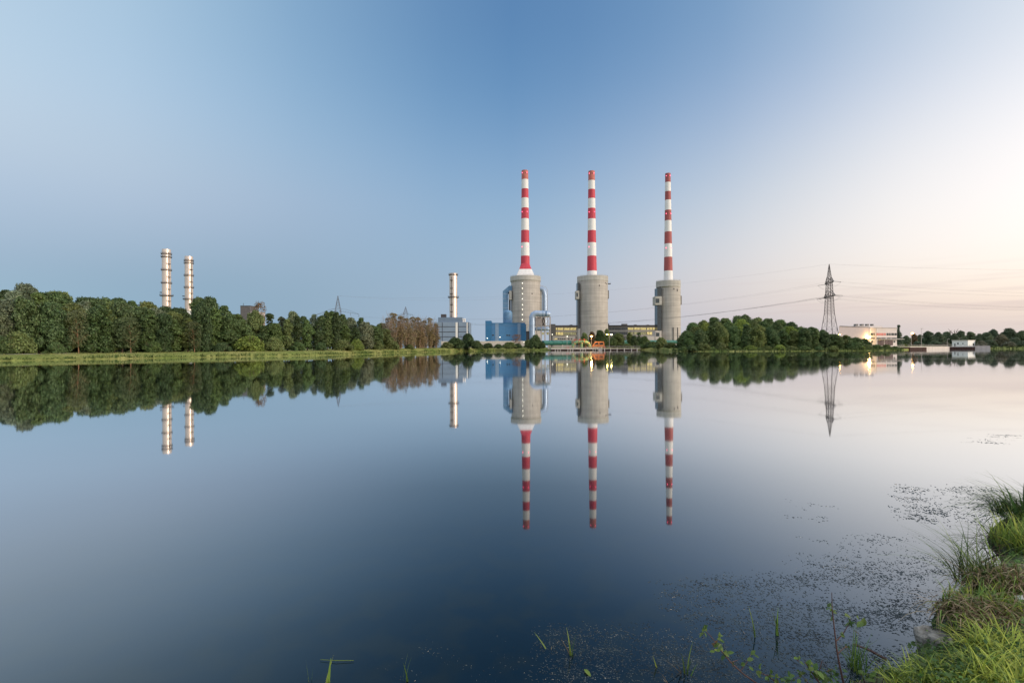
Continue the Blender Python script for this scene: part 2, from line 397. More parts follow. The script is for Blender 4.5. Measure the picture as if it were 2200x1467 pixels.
sun = bpy.data.lights.new('sun', 'SUN'); sun.energy = 2.2; sun.angle = R(16); sun.color = (1.0, 0.80, 0.62)
so = bpy.data.objects.new('sun', sun); COL.objects.link(so); so.location = (200, 0, 200)
so.rotation_euler = Vector((-math.sin(SUN_AZ) * math.cos(SUN_EL), -math.cos(SUN_AZ) * math.cos(SUN_EL), -math.sin(SUN_EL))).to_track_quat('-Z', 'Y').to_euler()

scene.view_settings.view_transform = 'Standard'; scene.view_settings.look = 'None'
scene.view_settings.exposure = 0; scene.view_settings.gamma = 1
scene.cycles.max_bounces = 6; scene.cycles.sample_clamp_indirect = 4; scene.cycles.sample_clamp_direct = 0
scene.cycles.caustics_reflective = False; scene.cycles.caustics_refractive = False
scene.cycles.use_denoising = True

# ---------------------------------------------------------------- lake shore and ground
FAR = [(-230, -80), (-200, -50), (-165, 0), (-128, 55), (-98, 98), (-88, 114), (-73, 134), (-64.5, 146), (-57, 158), (-49, 205), (-42, 264), (-24, 320), (0, 372),
       (22, 396), (29, 398), (31, 384), (60, 378), (95, 374), (98, 358), (91, 320), (84, 285), (77, 240), (88, 230), (110, 231), (135, 233), (161, 238), (176, 243), (190, 254), (219, 282),
       (250, 310), (288, 338), (300, 327), (314, 316), (400, 240), (430, 130)]
NEAR = [(200, 60), (80, 40), (25, 19), (12, 10.5), (7.4, 7.2), (5.78, 6.1), (5.03, 5.27), (4.67, 4.94), (4.18, 4.64), (3.7, 4.37), (3.2, 3.86), (2.93, 3.68), (2.69, 3.48),
        (2.26, 3.31), (1.75, 3.17), (1.0, 2.98), (0, 2.85), (-2, 2.55), (-6, 1.5), (-15, -6), (-60, -40), (-150, -90)]
CEN = Vector((30, 60))
rg = random.Random(4)
def resample(pts, step):
    out = []
    for a, b in zip(pts, pts[1:]):
        n = max(1, int(math.hypot(b[0] - a[0], b[1] - a[1]) / step))
        out += [(a[0] + (b[0] - a[0]) * i / n, a[1] + (b[1] - a[1]) * i / n) for i in range(n)]
    return out + [pts[-1]]
def chaikin(p):
    q = [p[0]]
    for a, b in zip(p, p[1:]):
        q += [(0.75 * a[0] + 0.25 * b[0], 0.75 * a[1] + 0.25 * b[1]), (0.25 * a[0] + 0.75 * b[0], 0.25 * a[1] + 0.75 * b[1])]
    return q + [p[-1]]
SHORE = resample(chaikin(FAR), 2.5)
NSH = resample(NEAR, 3.0)
def crest(x, y):
    if y < 40: return 1.2
    if x < 30: return 1.15 + 0.95 * max(0, min(1, (y - 100) / 170))
    if y > 260 and x < 120: return 1.5
    return 0.75
mb = MB()
loop = [(p, True) for p in SHORE] + [(p, False) for p in NSH]
RINGS = [(-2.5, -0.9), (-0.3, -0.25), (0.35, 0.22), (1.2, 0.45), (2.6, 0.72), (4.5, 0.93), (6.2, 1.0), (8.6, 1.0), (12, 0.98), (25, 1.05), (70, 1.3), (250, 1.5), (1200, 1.6), (9000, 1.6)]
path_rows = []
for (p, far) in loop:
    v = Vector(p) - CEN; d = v.normalized(); cz = crest(*p) if far else 0.45
    jit = rg.uniform(-0.35, 0.35) if far else 0
    row = []
    for i, (s, z) in enumerate(RINGS):
        q = Vector(p) + d * (s + (jit if 0 < i < 5 else 0))
        zz = z * cz if s < 60 else 1.2 + z * 0.6
        if not far: zz = -0.9 if s < 0 else (-0.25 if s < 3 else (0.3 if s < 60 else zz))
        if far and 1 < i < 9: zz += rg.uniform(-0.06, 0.06)
        row.append((q.x, q.y, zz))
    mb.v += row; path_rows.append((p, row))
nr, nl = len(RINGS), len(loop)
for i in range(nl):
    j = (i + 1) % nl
    for k in range(nr - 1): mb.face((i * nr + k, i * nr + k + 1, j * nr + k + 1, j * nr + k))
gm, nt, N, L, b = new_mat('meadow_ground')
tcn = N.new('ShaderNodeTexCoord')
def gnoise(scale, det=6, st=(1, 1, 1)):
    mp = N.new('ShaderNodeMapping'); mp.inputs['Scale'].default_value = st; L.new(tcn.outputs['Object'], mp.inputs[0])
    n = N.new('ShaderNodeTexNoise'); n.inputs['Scale'].default_value = scale; n.inputs['Detail'].default_value = det; L.new(mp.outputs[0], n.inputs['Vector']); return n
n1, n2 = gnoise(0.09), gnoise(1.4)
r1 = N.new('ShaderNodeValToRGB'); e = r1.color_ramp.elements
e[0].position = 0.35; e[0].color = (0.125, 0.17, 0.04, 1); e[1].position = 0.66; e[1].color = (0.28, 0.275, 0.095, 1)
L.new(n1.outputs['Fac'], r1.inputs['Fac'])
mr = N.new('ShaderNodeMapRange'); mr.inputs['From Min'].default_value = 0.25; mr.inputs['From Max'].default_value = 0.75; mr.inputs['To Min'].default_value = 0.6; mr.inputs['To Max'].default_value = 1.35
L.new(n2.outputs['Fac'], mr.inputs['Value'])
hs = N.new('ShaderNodeHueSaturation'); L.new(mr.outputs[0], hs.inputs['Value']); L.new(r1.outputs['Color'], hs.inputs['Color'])
L.new(hs.outputs[0], b.inputs['Base Color']); b.inputs['Roughness'].default_value = 0.95; b.inputs['Specular IOR Level'].default_value = 0.1
bp = N.new('ShaderNodeBump'); bp.inputs['Distance'].default_value = 0.3; L.new(n2.outputs['Fac'], bp.inputs['Height']); L.new(bp.outputs['Normal'], b.inputs['Normal'])
tag(mb.build('ground', gm, smooth=80), 'grassy meadow ground round the lake', kind='structure')

# pale track on the crest of the left bank
mb = MB(); rows = [(p, r) for p, r in path_rows[:len(SHORE)] if p[0] < -26]
for p, r in rows:
    a, c = Vector(r[6]), Vector(r[7]); mb.v += [tuple(a.lerp(c, 0.25) + Vector((0, 0, 0.05))), tuple(a.lerp(c, 0.95) + Vector((0, 0, 0.05)))]
for i in range(len(rows) - 1): mb.face((2 * i, 2 * i + 1, 2 * i + 3, 2 * i + 2))
tag(mb.build('path', M['path']), 'pale gravel track along the crest of the left bank', kind='structure')

# water
wm, nt, N, L, b = new_mat('lake_water')
tcn = N.new('ShaderNodeTexCoord')
n1 = gnoise(0.55, 5, (1, 1, 1)); n2 = gnoise(0.06, 3, (1, 2.2, 1)); n3 = gnoise(3.0, 8, (1, 1, 1))
r1 = N.new('ShaderNodeValToRGB'); e = r1.color_ramp.elements
e[0].position = 0.35; e[0].color = (0.001, 0.008, 0.015, 1); e[1].position = 0.7; e[1].color = (0.0015, 0.010, 0.019, 1)
L.new(n1.outputs['Fac'], r1.inputs['Fac'])
# weed beds seen through the shallow water near the camera
sx = N.new('ShaderNodeSeparateXYZ'); L.new(tcn.outputs['Object'], sx.inputs[0])
sh = N.new('ShaderNodeMapRange'); sh.inputs['From Min'].default_value = 4.2; sh.inputs['From Max'].default_value = 8.0; sh.inputs['To Min'].default_value = 1; sh.inputs['To Max'].default_value = 0
L.new(sx.outputs['Y'], sh.inputs['Value'])
wr = N.new('ShaderNodeMapRange'); wr.inputs['From Min'].default_value = 0.45; wr.inputs['From Max'].default_value = 0.62; L.new(n3.outputs['Fac'], wr.inputs['Value'])
wf = N.new('ShaderNodeMath'); wf.operation = 'MULTIPLY'; L.new(sh.outputs[0], wf.inputs[0]); L.new(wr.outputs[0], wf.inputs[1])
wx = N.new('ShaderNodeMix'); wx.data_type = 'RGBA'; wx.inputs['B'].default_value = (0.006, 0.012, 0.014, 1)
L.new(wf.outputs[0], wx.inputs['Factor']); L.new(r1.outputs['Color'], wx.inputs['A']); L.new(wx.outputs['Result'], b.inputs['Base Color'])
b.inputs['Roughness'].default_value = 0.9; b.inputs['Specular IOR Level'].default_value = 0.0
bp = N.new('ShaderNodeBump'); bp.inputs['Strength'].default_value = 0.03; bp.inputs['Distance'].default_value = 0.05
L.new(n2.outputs['Fac'], bp.inputs['Height'])
gl = N.new('ShaderNodeBsdfGlossy'); L.new(bp.outputs['Normal'], gl.inputs['Normal'])
# calm and faintly ruffled lanes
rf = N.new('ShaderNodeMapRange'); rf.inputs['From Min'].default_value = .42; rf.inputs['From Max'].default_value = .64; rf.inputs['To Min'].default_value = .026; rf.inputs['To Max'].default_value = .055
nl_ = gnoise(0.02, 4, (.35, 1.6, 1)); L.new(nl_.outputs['Fac'], rf.inputs['Value']); L.new(rf.outputs[0], gl.inputs['Roughness'])
# hand-set reflectance, raised above Fresnel to brighten the mirrored sky, strong at grazing angles
lw = N.new('ShaderNodeLayerWeight'); lw.inputs['Blend'].default_value = 0.5
om_ = N.new('ShaderNodeMath'); om_.operation = 'SUBTRACT'; om_.inputs[0].default_value = 1; L.new(lw.outputs['Facing'], om_.inputs[1])
fr = N.new('ShaderNodeValToRGB'); fr.color_ramp.interpolation = 'LINEAR'; fe = fr.color_ramp.elements
FR = [(0, 1), (.05, .97), (.09, .93), (.13, .90), (.175, .80), (.225, .64), (.28, .50), (.33, .39), (.38, .31), (.45, .19), (.52, .11), (.70, .04), (1, .025)]
while len(fe) < len(FR): fe.new(.5)
for i, (q, v) in enumerate(FR): fe[i].position = q
for i, (q, v) in enumerate(FR): fe[i].color = (v, v, v, 1)
L.new(om_.outputs[0], fr.inputs['Fac'])
# skylight at right angles to the low sun is polarised, so the water reflects less of it off the grazing angles
geo = N.new('ShaderNodeNewGeometry'); sxi = N.new('ShaderNodeSeparateXYZ'); L.new(geo.outputs['Incoming'], sxi.inputs[0])
def nm(op, a, c):
    n = N.new('ShaderNodeMath'); n.operation = op
    for i, q in enumerate((a, c)):
        if isinstance(q, (int, float)): n.inputs[i].default_value = q
        else: L.new(q, n.inputs[i])
    return n
perp = nm('SUBTRACT', 1.0, nm('MULTIPLY', sxi.outputs['X'], sxi.outputs['X']).outputs[0])
gz = N.new('ShaderNodeMapRange'); gz.inputs['From Min'].default_value = .08; gz.inputs['From Max'].default_value = .26; gz.inputs['To Max'].default_value = .42; L.new(om_.outputs[0], gz.inputs['Value'])
p2 = nm('POWER', perp.outputs[0], 7.0)
pol = nm('MULTIPLY', fr.outputs['Color'], nm('SUBTRACT', 1.0, nm('MULTIPLY', p2.outputs[0], gz.outputs[0]).outputs[0]).outputs[0])
mxs = N.new('ShaderNodeMixShader'); L.new(pol.outputs[0], mxs.inputs[0]); L.new(b.outputs[0], mxs.inputs[1]); L.new(gl.outputs[0], mxs.inputs[2])
gl.inputs['Color'].default_value = (.95, .975, 1.0, 1)
L.new(mxs.outputs[0], N['Material Output'].inputs['Surface'])
mb = MB(); mb.v = [(-420, -160, 0), (620, -160, 0), (620, 560, 0), (-420, 560, 0)]; mb.face((0, 1, 2, 3))
tag(mb.build('water', wm), 'still dark blue lake mirroring the sky and the power station', kind='structure')

#PARTS_BELOW
# ================================================================ the three chimney towers
GZ = 2.2        # ground level of the power station
def px(n, d): return n * d / F     # photo pixels -> metres at depth d

def chimney_tower(name, label, d, xs, rim, shell, chim, bands, mats, widths, cone=None):
    """rim/shell: (x_left, x_right, y_top, y_bottom) in photo pixels; bands: y limits from the top"""
    cx = WX((rim[0] + rim[1]) / 2, rim[2], d)
    t = thing(name, (cx, d, GZ), label, 'power plant tower', 'concrete boiler towers with striped chimneys')
    sxc = WX((shell[0] + shell[1]) / 2, shell[2], d); sr = px(shell[1] - shell[0], d) / 2
    zr0, zr1 = WZ(rim[0], rim[3], d), WZ(rim[0], rim[2], d); rr = px(rim[1] - rim[0], d) / 2
    m = MB(); m.lathe([(sr, GZ - 1), (sr, GZ + 12), (sr, zr0 - 8), (sr, zr0 + 0.6)], (sxc, d), 72); m.build('concrete_shell', M['concrete'], t, smooth=30)
    m = MB(); m.lathe([(rr - 0.7, zr0), (rr, zr0 + 0.5), (rr, zr1), (rr - 1.2, zr1 - 0.004), (rr - 1.2, zr1 - 1.4)], (cx, d), 72); m.build('parapet', M['rim'], t, smooth=30)
    # chimney: one tapering shaft, painted in bands
    ccx = WX(chim, bands[-1], d); zs = [WZ(chim, y, d) for y in bands]
    zt, zb = zs[0], zs[-1]
    rad = lambda z: (widths[0] + (widths[1] - widths[0]) * ((zt - z) / (zt - zb)) ** 1.25) * d / F / 2
    prof, mis = [], []
    lim = len(zs) - 1 if cone is None else len(zs) - 2
    zl = list(zs[:lim + 1])
    if cone is not None: zl[-1] = WZ(chim, cone[0], d)
    for j in range(len(zl) - 1, 0, -1):
        for q in range(3):
            z = zl[j] + (zl[j - 1] - zl[j]) * q / 3; prof.append((rad(z), z)); mis.append(mats[j - 1])
    prof.append((rad(zt), zt)); mis.append(mats[0])
    prof += [(rad(zt) - 0.45, zt + 0.01), (rad(zt) - 0.45, zt - 2.0)]; mis += [3]
    if cone is None: prof.insert(0, (rad(zb) , zb - 1.5)); mis.insert(0, mats[-1])
    m = MB(); m.lathe(prof, (ccx, d), 40, mis=mis + [3])
    ch = m.build('chimney', [M['white_paint'], M['red_paint'], M['faded_red'], M['dark_steel'], M['dull_red']], t, smooth=40)
    if cone is not None:
        # square foot that blends into the round shaft
        m = MB(); y0, y1, y2, w1, w2 = cone; seg = 40
        zc = [WZ(chim, y0, d), WZ(chim, y1, d), WZ(chim, y2, d) - 0.6]
        hw = [None, px(w1, d) / 2, px(w2, d) / 2]
        def ring(i):
            for k in range(seg):
                a = 2 * math.pi * k / seg; c, s = math.cos(a), math.sin(a)
                rcirc = rad(zc[0]) + (px(w2, d) / 2 - rad(zc[0])) * 0
                q = 1.0 / max(abs(c), abs(s))
                if i == 0: r = rad(zc[0])
                else: r = min(hw[i] * q, hw[i] * 1.36)
                m.v.append((ccx + r * c, d + r * s, zc[i]))
        for i in (2, 1, 0): ring(i)
        for j in range(2):
            for k in range(seg):
                k2 = (k + 1) % seg; m.face((j * seg + k, j * seg + k2, (j + 1) * seg + k2, (j + 1) * seg + k), j)
        m.build('chimney_foot', [M['white_paint'], M['red_paint']], t, smooth=18)
    # obstruction lamps
    for (y, dxs) in ((bands[0] + 6, (-0.72, 0.55)), (bands[5] - 14, (-0.72, 0.55)), (bands[8] - 19 if len(bands) > 8 else bands[7], (-0.72, 0.55))):
        z = WZ(chim, y, d)
        for k in dxs:
            r = rad(z); a = math.asin(k); m = MB(); m.ball((ccx + math.sin(a) * (r + 0.3), d - math.cos(a) * (r + 0.3), z), 0.42, 6)
            m.build('warning_lamp', M['lamp_red'], ch)
    # openings near the chimney mouth and a ring platform rail on the parapet
    for k in (-0.5, 0.1, 0.6):
        z = zt - 3.2; r = rad(z); a = math.asin(k); m = MB(); X, Y = ccx + math.sin(a) * r, d - math.cos(a) * r
        m.box(X - 0.35, X + 0.35, Y - 0.12, Y + 0.4, z - 0.5, z + 0.5); m.build('vent_hole', M['dark_steel'], ch)
    m = MB(); n = 48
    for k in range(n):
        a = 2 * math.pi * k / n; m.beam((cx + (rr - .5) * math.cos(a), d + (rr - .5) * math.sin(a), zr1), (cx + (rr - .5) * math.cos(a), d + (rr - .5) * math.sin(a), zr1 + 1.1), 0.05)
    for hh in (0.6, 1.1): m.tube([(cx + (rr - .5) * math.cos(2 * math.pi * k / n), d + (rr - .5) * math.sin(2 * math.pi * k / n), zr1 + hh) for k in range(n + 1)], 0.05, 4)
    m.build('railing', M['rail'], t)
    return t, sxc, sr, d

D1, D2, D3 = 540.0, 548.0, 560.0
t1, c1, r1_, _ = chimney_tower('boiler_tower', 'grey concrete boiler tower wrapped in blue ducts, its striped chimney flaring at the foot', D1, None,
    (1096.2, 1161.8, 595.5, 606.5), (1098, 1160.8, 606.5, 700), 1128.6,
    [367.2, 386.7, 406.7, 426.4, 447.7, 470.7, 495.7, 522.2, 550.5, 580, 594.8], [2, 0, 1, 0, 1, 0, 1, 0, 1, 0], (14.3, 20.0), cone=(567, 580, 597, 27, 42))
t2, c2, r2_, _ = chimney_tower('boiler_tower', 'plain grey concrete boiler tower under the middle striped chimney, dark slot down its side', D2, None,
    (1240.1, 1306.1, 595.4, 607), (1240.6, 1305.4, 607, 720), 1271.8,
    [368.5, 388.8, 407.8, 427.3, 448.3, 471, 496, 522.2, 550.5, 582.5, 595.5], [2, 0, 1, 0, 1, 0, 1, 0, 1, 0], (13.9, 21.2))
t3, c3, r3_, _ = chimney_tower('boiler_tower', 'slimmer grey concrete boiler tower by the wooded point, its chimney banded dull red and white', D3, None,
    (1410.3, 1461.2, 604.8, 618.5), (1413.5, 1461, 618.5, 735), 1435.8,
    [373.3, 392.4, 412, 430.4, 452, 474.5, 498.5, 524.3, 552.7, 582.3, 605], [4, 0, 4, 0, 4, 0, 4, 0, 4, 0], (11.4, 19.0))

# tower 1: column of lamps down the shell, blue ducts on both flanks
for y in (612.2, 623, 634.2, 645.2, 657.2, 667, 677.8, 688.2):
    X = WX(1121.7, y, D1); off = X - c1; Y = D1 - math.sqrt(r1_ ** 2 - off ** 2) - 0.35
    m = MB(); m.ball((X, Y, WZ(1121.7, y, D1)), 0.36, 6); m.build('facade_lamp', M['lamp_white'], t1)
for (x, y) in ((1142, 634),):
    m = MB(); X = WX(x, y, D1); Y = D1 - math.sqrt(r1_ ** 2 - (X - c1) ** 2); m.box(X - .5, X + .5, Y - .25, Y + .3, WZ(x, y, D1) - .6, WZ(x, y, D1) + .6)
    m.build('wall_hatch', M['dark_steel'], t1)
m = MB(); a = WX(1080.4, 640, D1 - 4); c = WX(1091.5, 640, D1 - 4); e_ = WX(1100, 640, D1 - 4)
zt, zk, zb = WZ(1085, 614.7, D1 - 4), WZ(1085, 626, D1 - 4), GZ + 20
y0, y1 = D1 - 7, D1 + 5
P = [(a, zb), (c, zb), (c, zk - 2.0), (e_, zt - 4.6), (e_, zt), (c + 1.2, zt), (a, zk)]
b0 = len(m.v)
for yy in (y0, y1): m.v += [(p[0], yy, p[1]) for p in P]
n = len(P); m.face(range(n)); m.face(range(2 * n - 1, n - 1, -1))
for i in range(n): m.face((i, (i + 1) % n, n + (i + 1) % n, n + i))
lh = m.build('flue_duct', M['duct_blue'], t1)
m = MB()
for zz in np.linspace(zb + 6, zk - 3, 7): m.box(a - 0.15, c + 0.15, y0 - 0.2, y1 + 0.2, zz, zz + 0.35)
m.build('stiffener', M['duct_silver'], lh)
m = MB(); m.pbox(1093, 627.5, 1097.5, 695, D1 - 4, D1 + 3); m.build('duct_gap_shade', M['glass_dark'], t1)  # dark box standing in for the shade in the gap beside the duct
m = MB(); m.pbox(1094.2, 624.5, 1099.5, 644, D1 - 9, D1 - 2); m.build('concrete_box', M['rim'], t1)
m = MB(); rr = px(5.1, D1); xc = WX(1170.5, 640, D1 - 2); zt = WZ(1166, 620.5, D1 - 2)
m.tube([(WX(1160, 620.5, D1), D1 - 2, zt), (WX(1163, 620.5, D1), D1 - 2, zt), (WX(1166.5, 620.5, D1), D1 - 2, zt - 0.9), (xc - .9, D1 - 2, zt - 3), (xc, D1 - 2, zt - 6.5), (xc, D1 - 2, GZ + 22)], rr, 20)
m.build('flue_duct', M['duct_silver'], t1, smooth=50)
m = MB(); m.pbox(1160.8, 622, 1164.6, 695, D1 - 3, D1 + 3); m.build('concrete_rib', M['rim'], t1)
m = MB()
for yy in (0, 1):
    m.tube([(xc + rr + .3, D1 - 3, GZ + 22 + 0.0), (xc + rr + .3, D1 - 3, WZ(1175, 624, D1)), (xc + 1, D1 - 3, WZ(1175, 617, D1)), (WX(1160, 612, D1), D1 - 3, WZ(1160, 614, D1))], 0.16, 5)
    break
m.build('handrail', M['rail'], t1)

# tower 2 and 3: glazed stair slot, balcony boxes
def slot(t, x0, x1, d, segs):
    for (ya, yb) in segs:
        m = MB(); m.pbox(x0, ya, x1, yb, d - 9.5, d + 1, 0); f = d - 9.5
        for yy in np.arange(ya + 3, yb - 1, 4.2):
            A = W(x0, yy, f); B = W(x1, yy, f); m.box(A.x - .06, B.x + .06, f - 0.12, f + 0.25, A.z - 0.12, A.z + 0.12, 1)
        m.build('stair_slot', [M['glass_dark'], M['dark_steel']], t)
slot(t2, 1240.4, 1245.2, D2, ((607.2, 624.4), (642.4, 704.5)))
m = MB(); m.pbox(1237.8, 624.5, 1244.8, 642.3, D2 - 11.5, D2 - 1); o = m.build('balcony_box', M['rim'], t2)
m = MB(); m.pbox(1238.6, 629, 1241.8, 637.5, D2 - 11.62, D2 - 11); m.build('window', M['glass_dark'], o)
m = MB(); m.pbox(1304.6, 623.8, 1308.4, 641.2, D2 - 4, D2 + 4); m.build('balcony_box', M['hall_grey'], t2)
m = MB(); m.pbox(1304.6, 608.6, 1312.2, 610.4, D2 - 3, D2 - 1); m.beam(W(1311.8, 608.6, D2 - 2), W(1311.8, 605.8, D2 - 2), .07); m.build('access_platform', M['dark_steel'], t2)
m = MB(); m.pbox(1243, 705, 1247, 735, D2 - 9, D2 + 1); m.build('stair_base', M['pale_concrete'], t2)
for x, y in ((1282.5, 617), (1296, 611), (1299.5, 612)):
    m = MB(); X = WX(x, y, D2); Y = D2 - math.sqrt(max(1, r2_ ** 2 - (X - c2) ** 2)); m.box(X - .5, X + .5, Y - .3, Y + .3, WZ(x, y, D2) - .6, WZ(x, y, D2) + .6)
    m.build('wall_hatch', M['dark_steel'], t2)
slot(t3, 1412.2, 1421.4, D3, ((618.7, 636.5), (655.2, 709.5)))
m = MB(); m.pbox(1408.2, 636.6, 1422, 655, D3 - 12, D3 - 1); o = m.build('balcony_box', M['rim'], t3)
m = MB(); m.pbox(1408.9, 641.5, 1416.6, 650.8, D3 - 12.12, D3 - 11); m.build('window', M['glass_dark'], o)
m = MB(); m.pbox(1460.2, 635.4, 1464.8, 654.4, D3 - 4, D3 + 4); m.build('balcony_box', M['hall_grey'], t3)
for x in (1439, 1449.3):
    m = MB(); X = WX(x, 704, D3); Y = D3 - math.sqrt(r3_ ** 2 - (X - c3) ** 2) - .45; m.tube([(X, Y, WZ(x, 704.4, D3)), (X, Y, GZ)], 0.34, 6)
    m.build('drain_pipe', M['dark_steel'], t3)
for x, y in ((1440.5, 623.4), (1448, 624.4), (1448, 627)):
    m = MB(); X = WX(x, y, D3); Y = D3 - math.sqrt(r3_ ** 2 - (X - c3) ** 2); m.box(X - .5, X + .5, Y - .3, Y + .3, WZ(x, y, D3) - .6, WZ(x, y, D3) + .6)
    m.build('wall_hatch', M['dark_steel'], t3)
m = MB(); m.tube([W(1461, 605, D3), W(1461, 600.5, D3)], .12, 5); m.build('lightning_rod', M['dark_steel'], t3)

# white stair block at the foot of tower 3
DB = 541.0
sb = thing('stair_block', (WX(1405, 735, DB), DB, GZ), 'white block with one dark window at the foot of the slimmest tower', 'building')
m = MB(); m.pbox(1389.5, 722, 1408, 738, DB, DB + 12); m.pbox(1408.2, 710.5, 1421.5, 738, DB - .5, DB + 12); m.build('wall', M['pale_concrete'], sb)
m = MB(); m.pbox(1409.5, 714.6, 1416.8, 722.6, DB - .62, DB); m.build('window', M['glass_dark'], sb)

# ================================================================ silver exhaust stacks
def stack(label, d, x0, x1, ytop, zbot, rings, halves, half_side, extra=None):
    xc = (x0 + x1) / 2; az = math.atan2(uv(xc, 650)[0], F)
    X = WX(xc, ytop, d); r = px(x1 - x0, d) * math.cos(az) / 2
    t = thing('exhaust_stack', (X, d, zbot), label, 'chimney', 'silver exhaust stacks')
    zt = WZ(xc, ytop, d)
    m = MB(); prof = [(r, zbot)]
    prof += [(r, zt), (r - 0.3, zt + 0.01), (r - 0.3, zt - 2)]
    m.lathe(prof, (X, d), 40); m.build('shaft', M['steel'], t, smooth=40)
    for y, w in rings:
        z = WZ(xc, y, d); rp = px(w, d) * math.cos(az) / 2
        m = MB(); m.lathe([(r, z - .5), (rp, z - .42), (rp, z + .12), (r, z + .14)], (X, d), 36, cap=False); o = m.build('platform', M['dark_steel'], t)
        m = MB(); n = 28
        for k in range(n):
            a = 2 * math.pi * k / n; m.beam((X + rp * math.cos(a), d + rp * math.sin(a), z), (X + rp * math.cos(a), d + rp * math.sin(a), z + 1.15), .045)
        for hh in (.6, 1.15): m.tube([(X + rp * math.cos(2 * math.pi * k / n), d + rp * math.sin(2 * math.pi * k / n), z + hh) for k in range(n + 1)], .045, 4, cap=False)
        m.build('railing', M['dark_steel'], o)
    lad_a = half_side
    lx, ly = X + math.sin(lad_a) * (r + .45), d - math.cos(lad_a) * (r + .45)
    m = MB()
    for s in (-.3, .3):
        ox, oy = math.cos(lad_a) * s, math.sin(lad_a) * s
        m.beam((lx + ox, ly + oy, zbot + 1), (lx + ox, ly + oy, zt - 3), .07)
    z = zbot + 1
    while z < zt - 3:
        m.box(lx - .4, lx + .4, ly - .35, ly + .35, z, z + .12); z += .9
    m.build('ladder', M['dark_steel'], t)
    for y in halves:
        z = WZ(xc, y, d); m = MB(); m.box(lx - 1.3, lx + 1.1, ly - 1.1, ly + 1.1, z - .35, z + .1)
        for q in (-1.2, 1.0): m.beam((lx + q, ly - 1, z), (lx + q, ly - 1, z + 1.1), .05)
        m.box(lx - 1.2, lx + 1.0, ly - 1.05, ly - .95, z + 1.0, z + 1.1); m.build('rest_platform', M['dark_steel'], t)
    return t, X, r
sa, _, _ = stack('taller silver steel stack with dark ring platforms, rising behind the left wood', 457, 347.4, 367.6, 536.3, 2.0,
      ((546, 24.3), (552.7, 24.3), (580.6, 24.3), (608.5, 24.3), (635.3, 30.2)), (567.8, 596, 621.8, 647.3, 660), R(62))
sbk, XB, rB = stack('shorter silver steel stack with dark ring platforms, behind the wood beside the taller stack', 493, 396.4, 415.0, 551.3, 2.0,
      ((560.5, 22), (566, 22), (592.4, 22.3), (618, 22.4), (643, 26.8)), (580, 606.5, 630.5, 654.3), R(62))
for tt, xq, yq, dq in ((sa, 346, 628, 457), (sbk, 394.5, 636, 493)):
    m = MB(); m.pbox(xq - 3, yq - .7, xq + 3.5, yq + .7, dq - 1, dq + 1); m.build('side_arm', M['dark_steel'], tt)
D4 = 458.0
sc_, _, _ = stack('lone silver steel stack with two ring platforms, standing on the grey-blue turbine house', D4, 965.4, 982.4, 587.5, 2.0, ((590.8, 20.4), (638.8, 23.4)), (603, 620, 632, 655, 670), R(-18))

# white plant room seen at the foot of stack B
pr = thing('plant_room', (XB, 487, 2), 'white flat roof just showing above the trees under the shorter silver stack', 'building')
m = MB(); m.pbox(399, 667.0, 419, 690, 480, 486, zb=2); m.build('wall', M['hut_white'], pr)
m = MB(); m.pbox(398.5, 666.2, 419.5, 667.0, 479.6, 486.4); m.build('roof_edge', M['pale_concrete'], pr)

# brown boiler house behind the wood
bh = thing('boiler_house', (WX(527, 690, 440), 440, 2), 'dark brown roof block showing above the left wood, right of the silver stacks', 'building')
m = MB(); m.pbox(516.4, 657.6, 537.4, 690, 440, 452, zb=2); m.build('wall', M['brick'], bh)
m = MB(); m.pbox(537.5, 669.5, 556, 690, 440.5, 452, zb=2); m.build('annex_wall', M['house_grey'], bh)
m = MB(); m.tube([W(523, 657.6, 441), W(523, 651, 441)], .12, 5); m.box(W(521.5, 653, 441).x, W(524.5, 653, 441).x, 440.9, 441.1, W(523, 654, 441).z, W(523, 653.5, 441).z); m.build('mast', M['dark_steel'], bh)
m = MB(); m.pbox(516, 656.6, 537.8, 657.6, 439.7, 452.3); m.build('roof', M['dark_steel'], bh)

# ================================================================ grey-blue turbine house under the lone stack
gh = thing('turbine_house', (WX(969, 740, 448), 448, GZ), 'grey-blue clad turbine house with pale vertical strips, under the lone silver stack', 'building')
dg = 448.0
m = MB(); m.pbox(931.5, 692, 1007.6, 745, dg, dg + 26, 0, zb=GZ); m.build('wall', M['unit_grey'], gh)
m = MB(); m.pbox(941.2, 681.8, 993, 691.9, dg + 1, dg + 24); m.build('roof_block', M['unit_dark'], gh)
m = MB(); m.pbox(947.2, 675, 957.8, 681.7, dg + 3, dg + 8); o = m.build('roof_fan', M['dark_steel'], gh)
m = MB()
for y in (701.8, 713, 723.4): m.pbox(931.4, y - .5, 1007.7, y + .5, dg - .12, dg + .3)
for x in (950.4, 984.8, 1005.8): m.pbox(x - .6, 692.2, x + .6, 744, dg - .14, dg + .28)
m.build('cladding_joint', M['joint'], gh)
for a, c in ((978.8, 983.6), (1002.5, 1005)):
    m = MB(); m.pbox(a, 692.3, c, 744, dg - .2, dg + .26); m.build('bright_panel', M['bright_strip'], gh)
for x in (994.8, 998.6):
    m = MB(); A = W(x, 692, dg + 4); r = px(1.7, dg); m.lathe([(r, A.z - .2), (r, A.z + 2.2), (r * 1.35, A.z + 2.3), (r * 1.3, A.z + 2.9), (r * .3, A.z + 3.4)], (A.x, dg + 4), 14); m.build('roof_vent', M['bright_strip'], gh, smooth=40)
m = MB(); A = W(1007.6, 720, dg); C_ = W(1010, 735, dg); m.v += [(A.x, dg + 2, A.z), (A.x, dg + 2, GZ), (C_.x + 1, dg + 2, GZ), (A.x, dg + 12, A.z), (A.x, dg + 12, GZ), (C_.x + 1, dg + 12, GZ)]
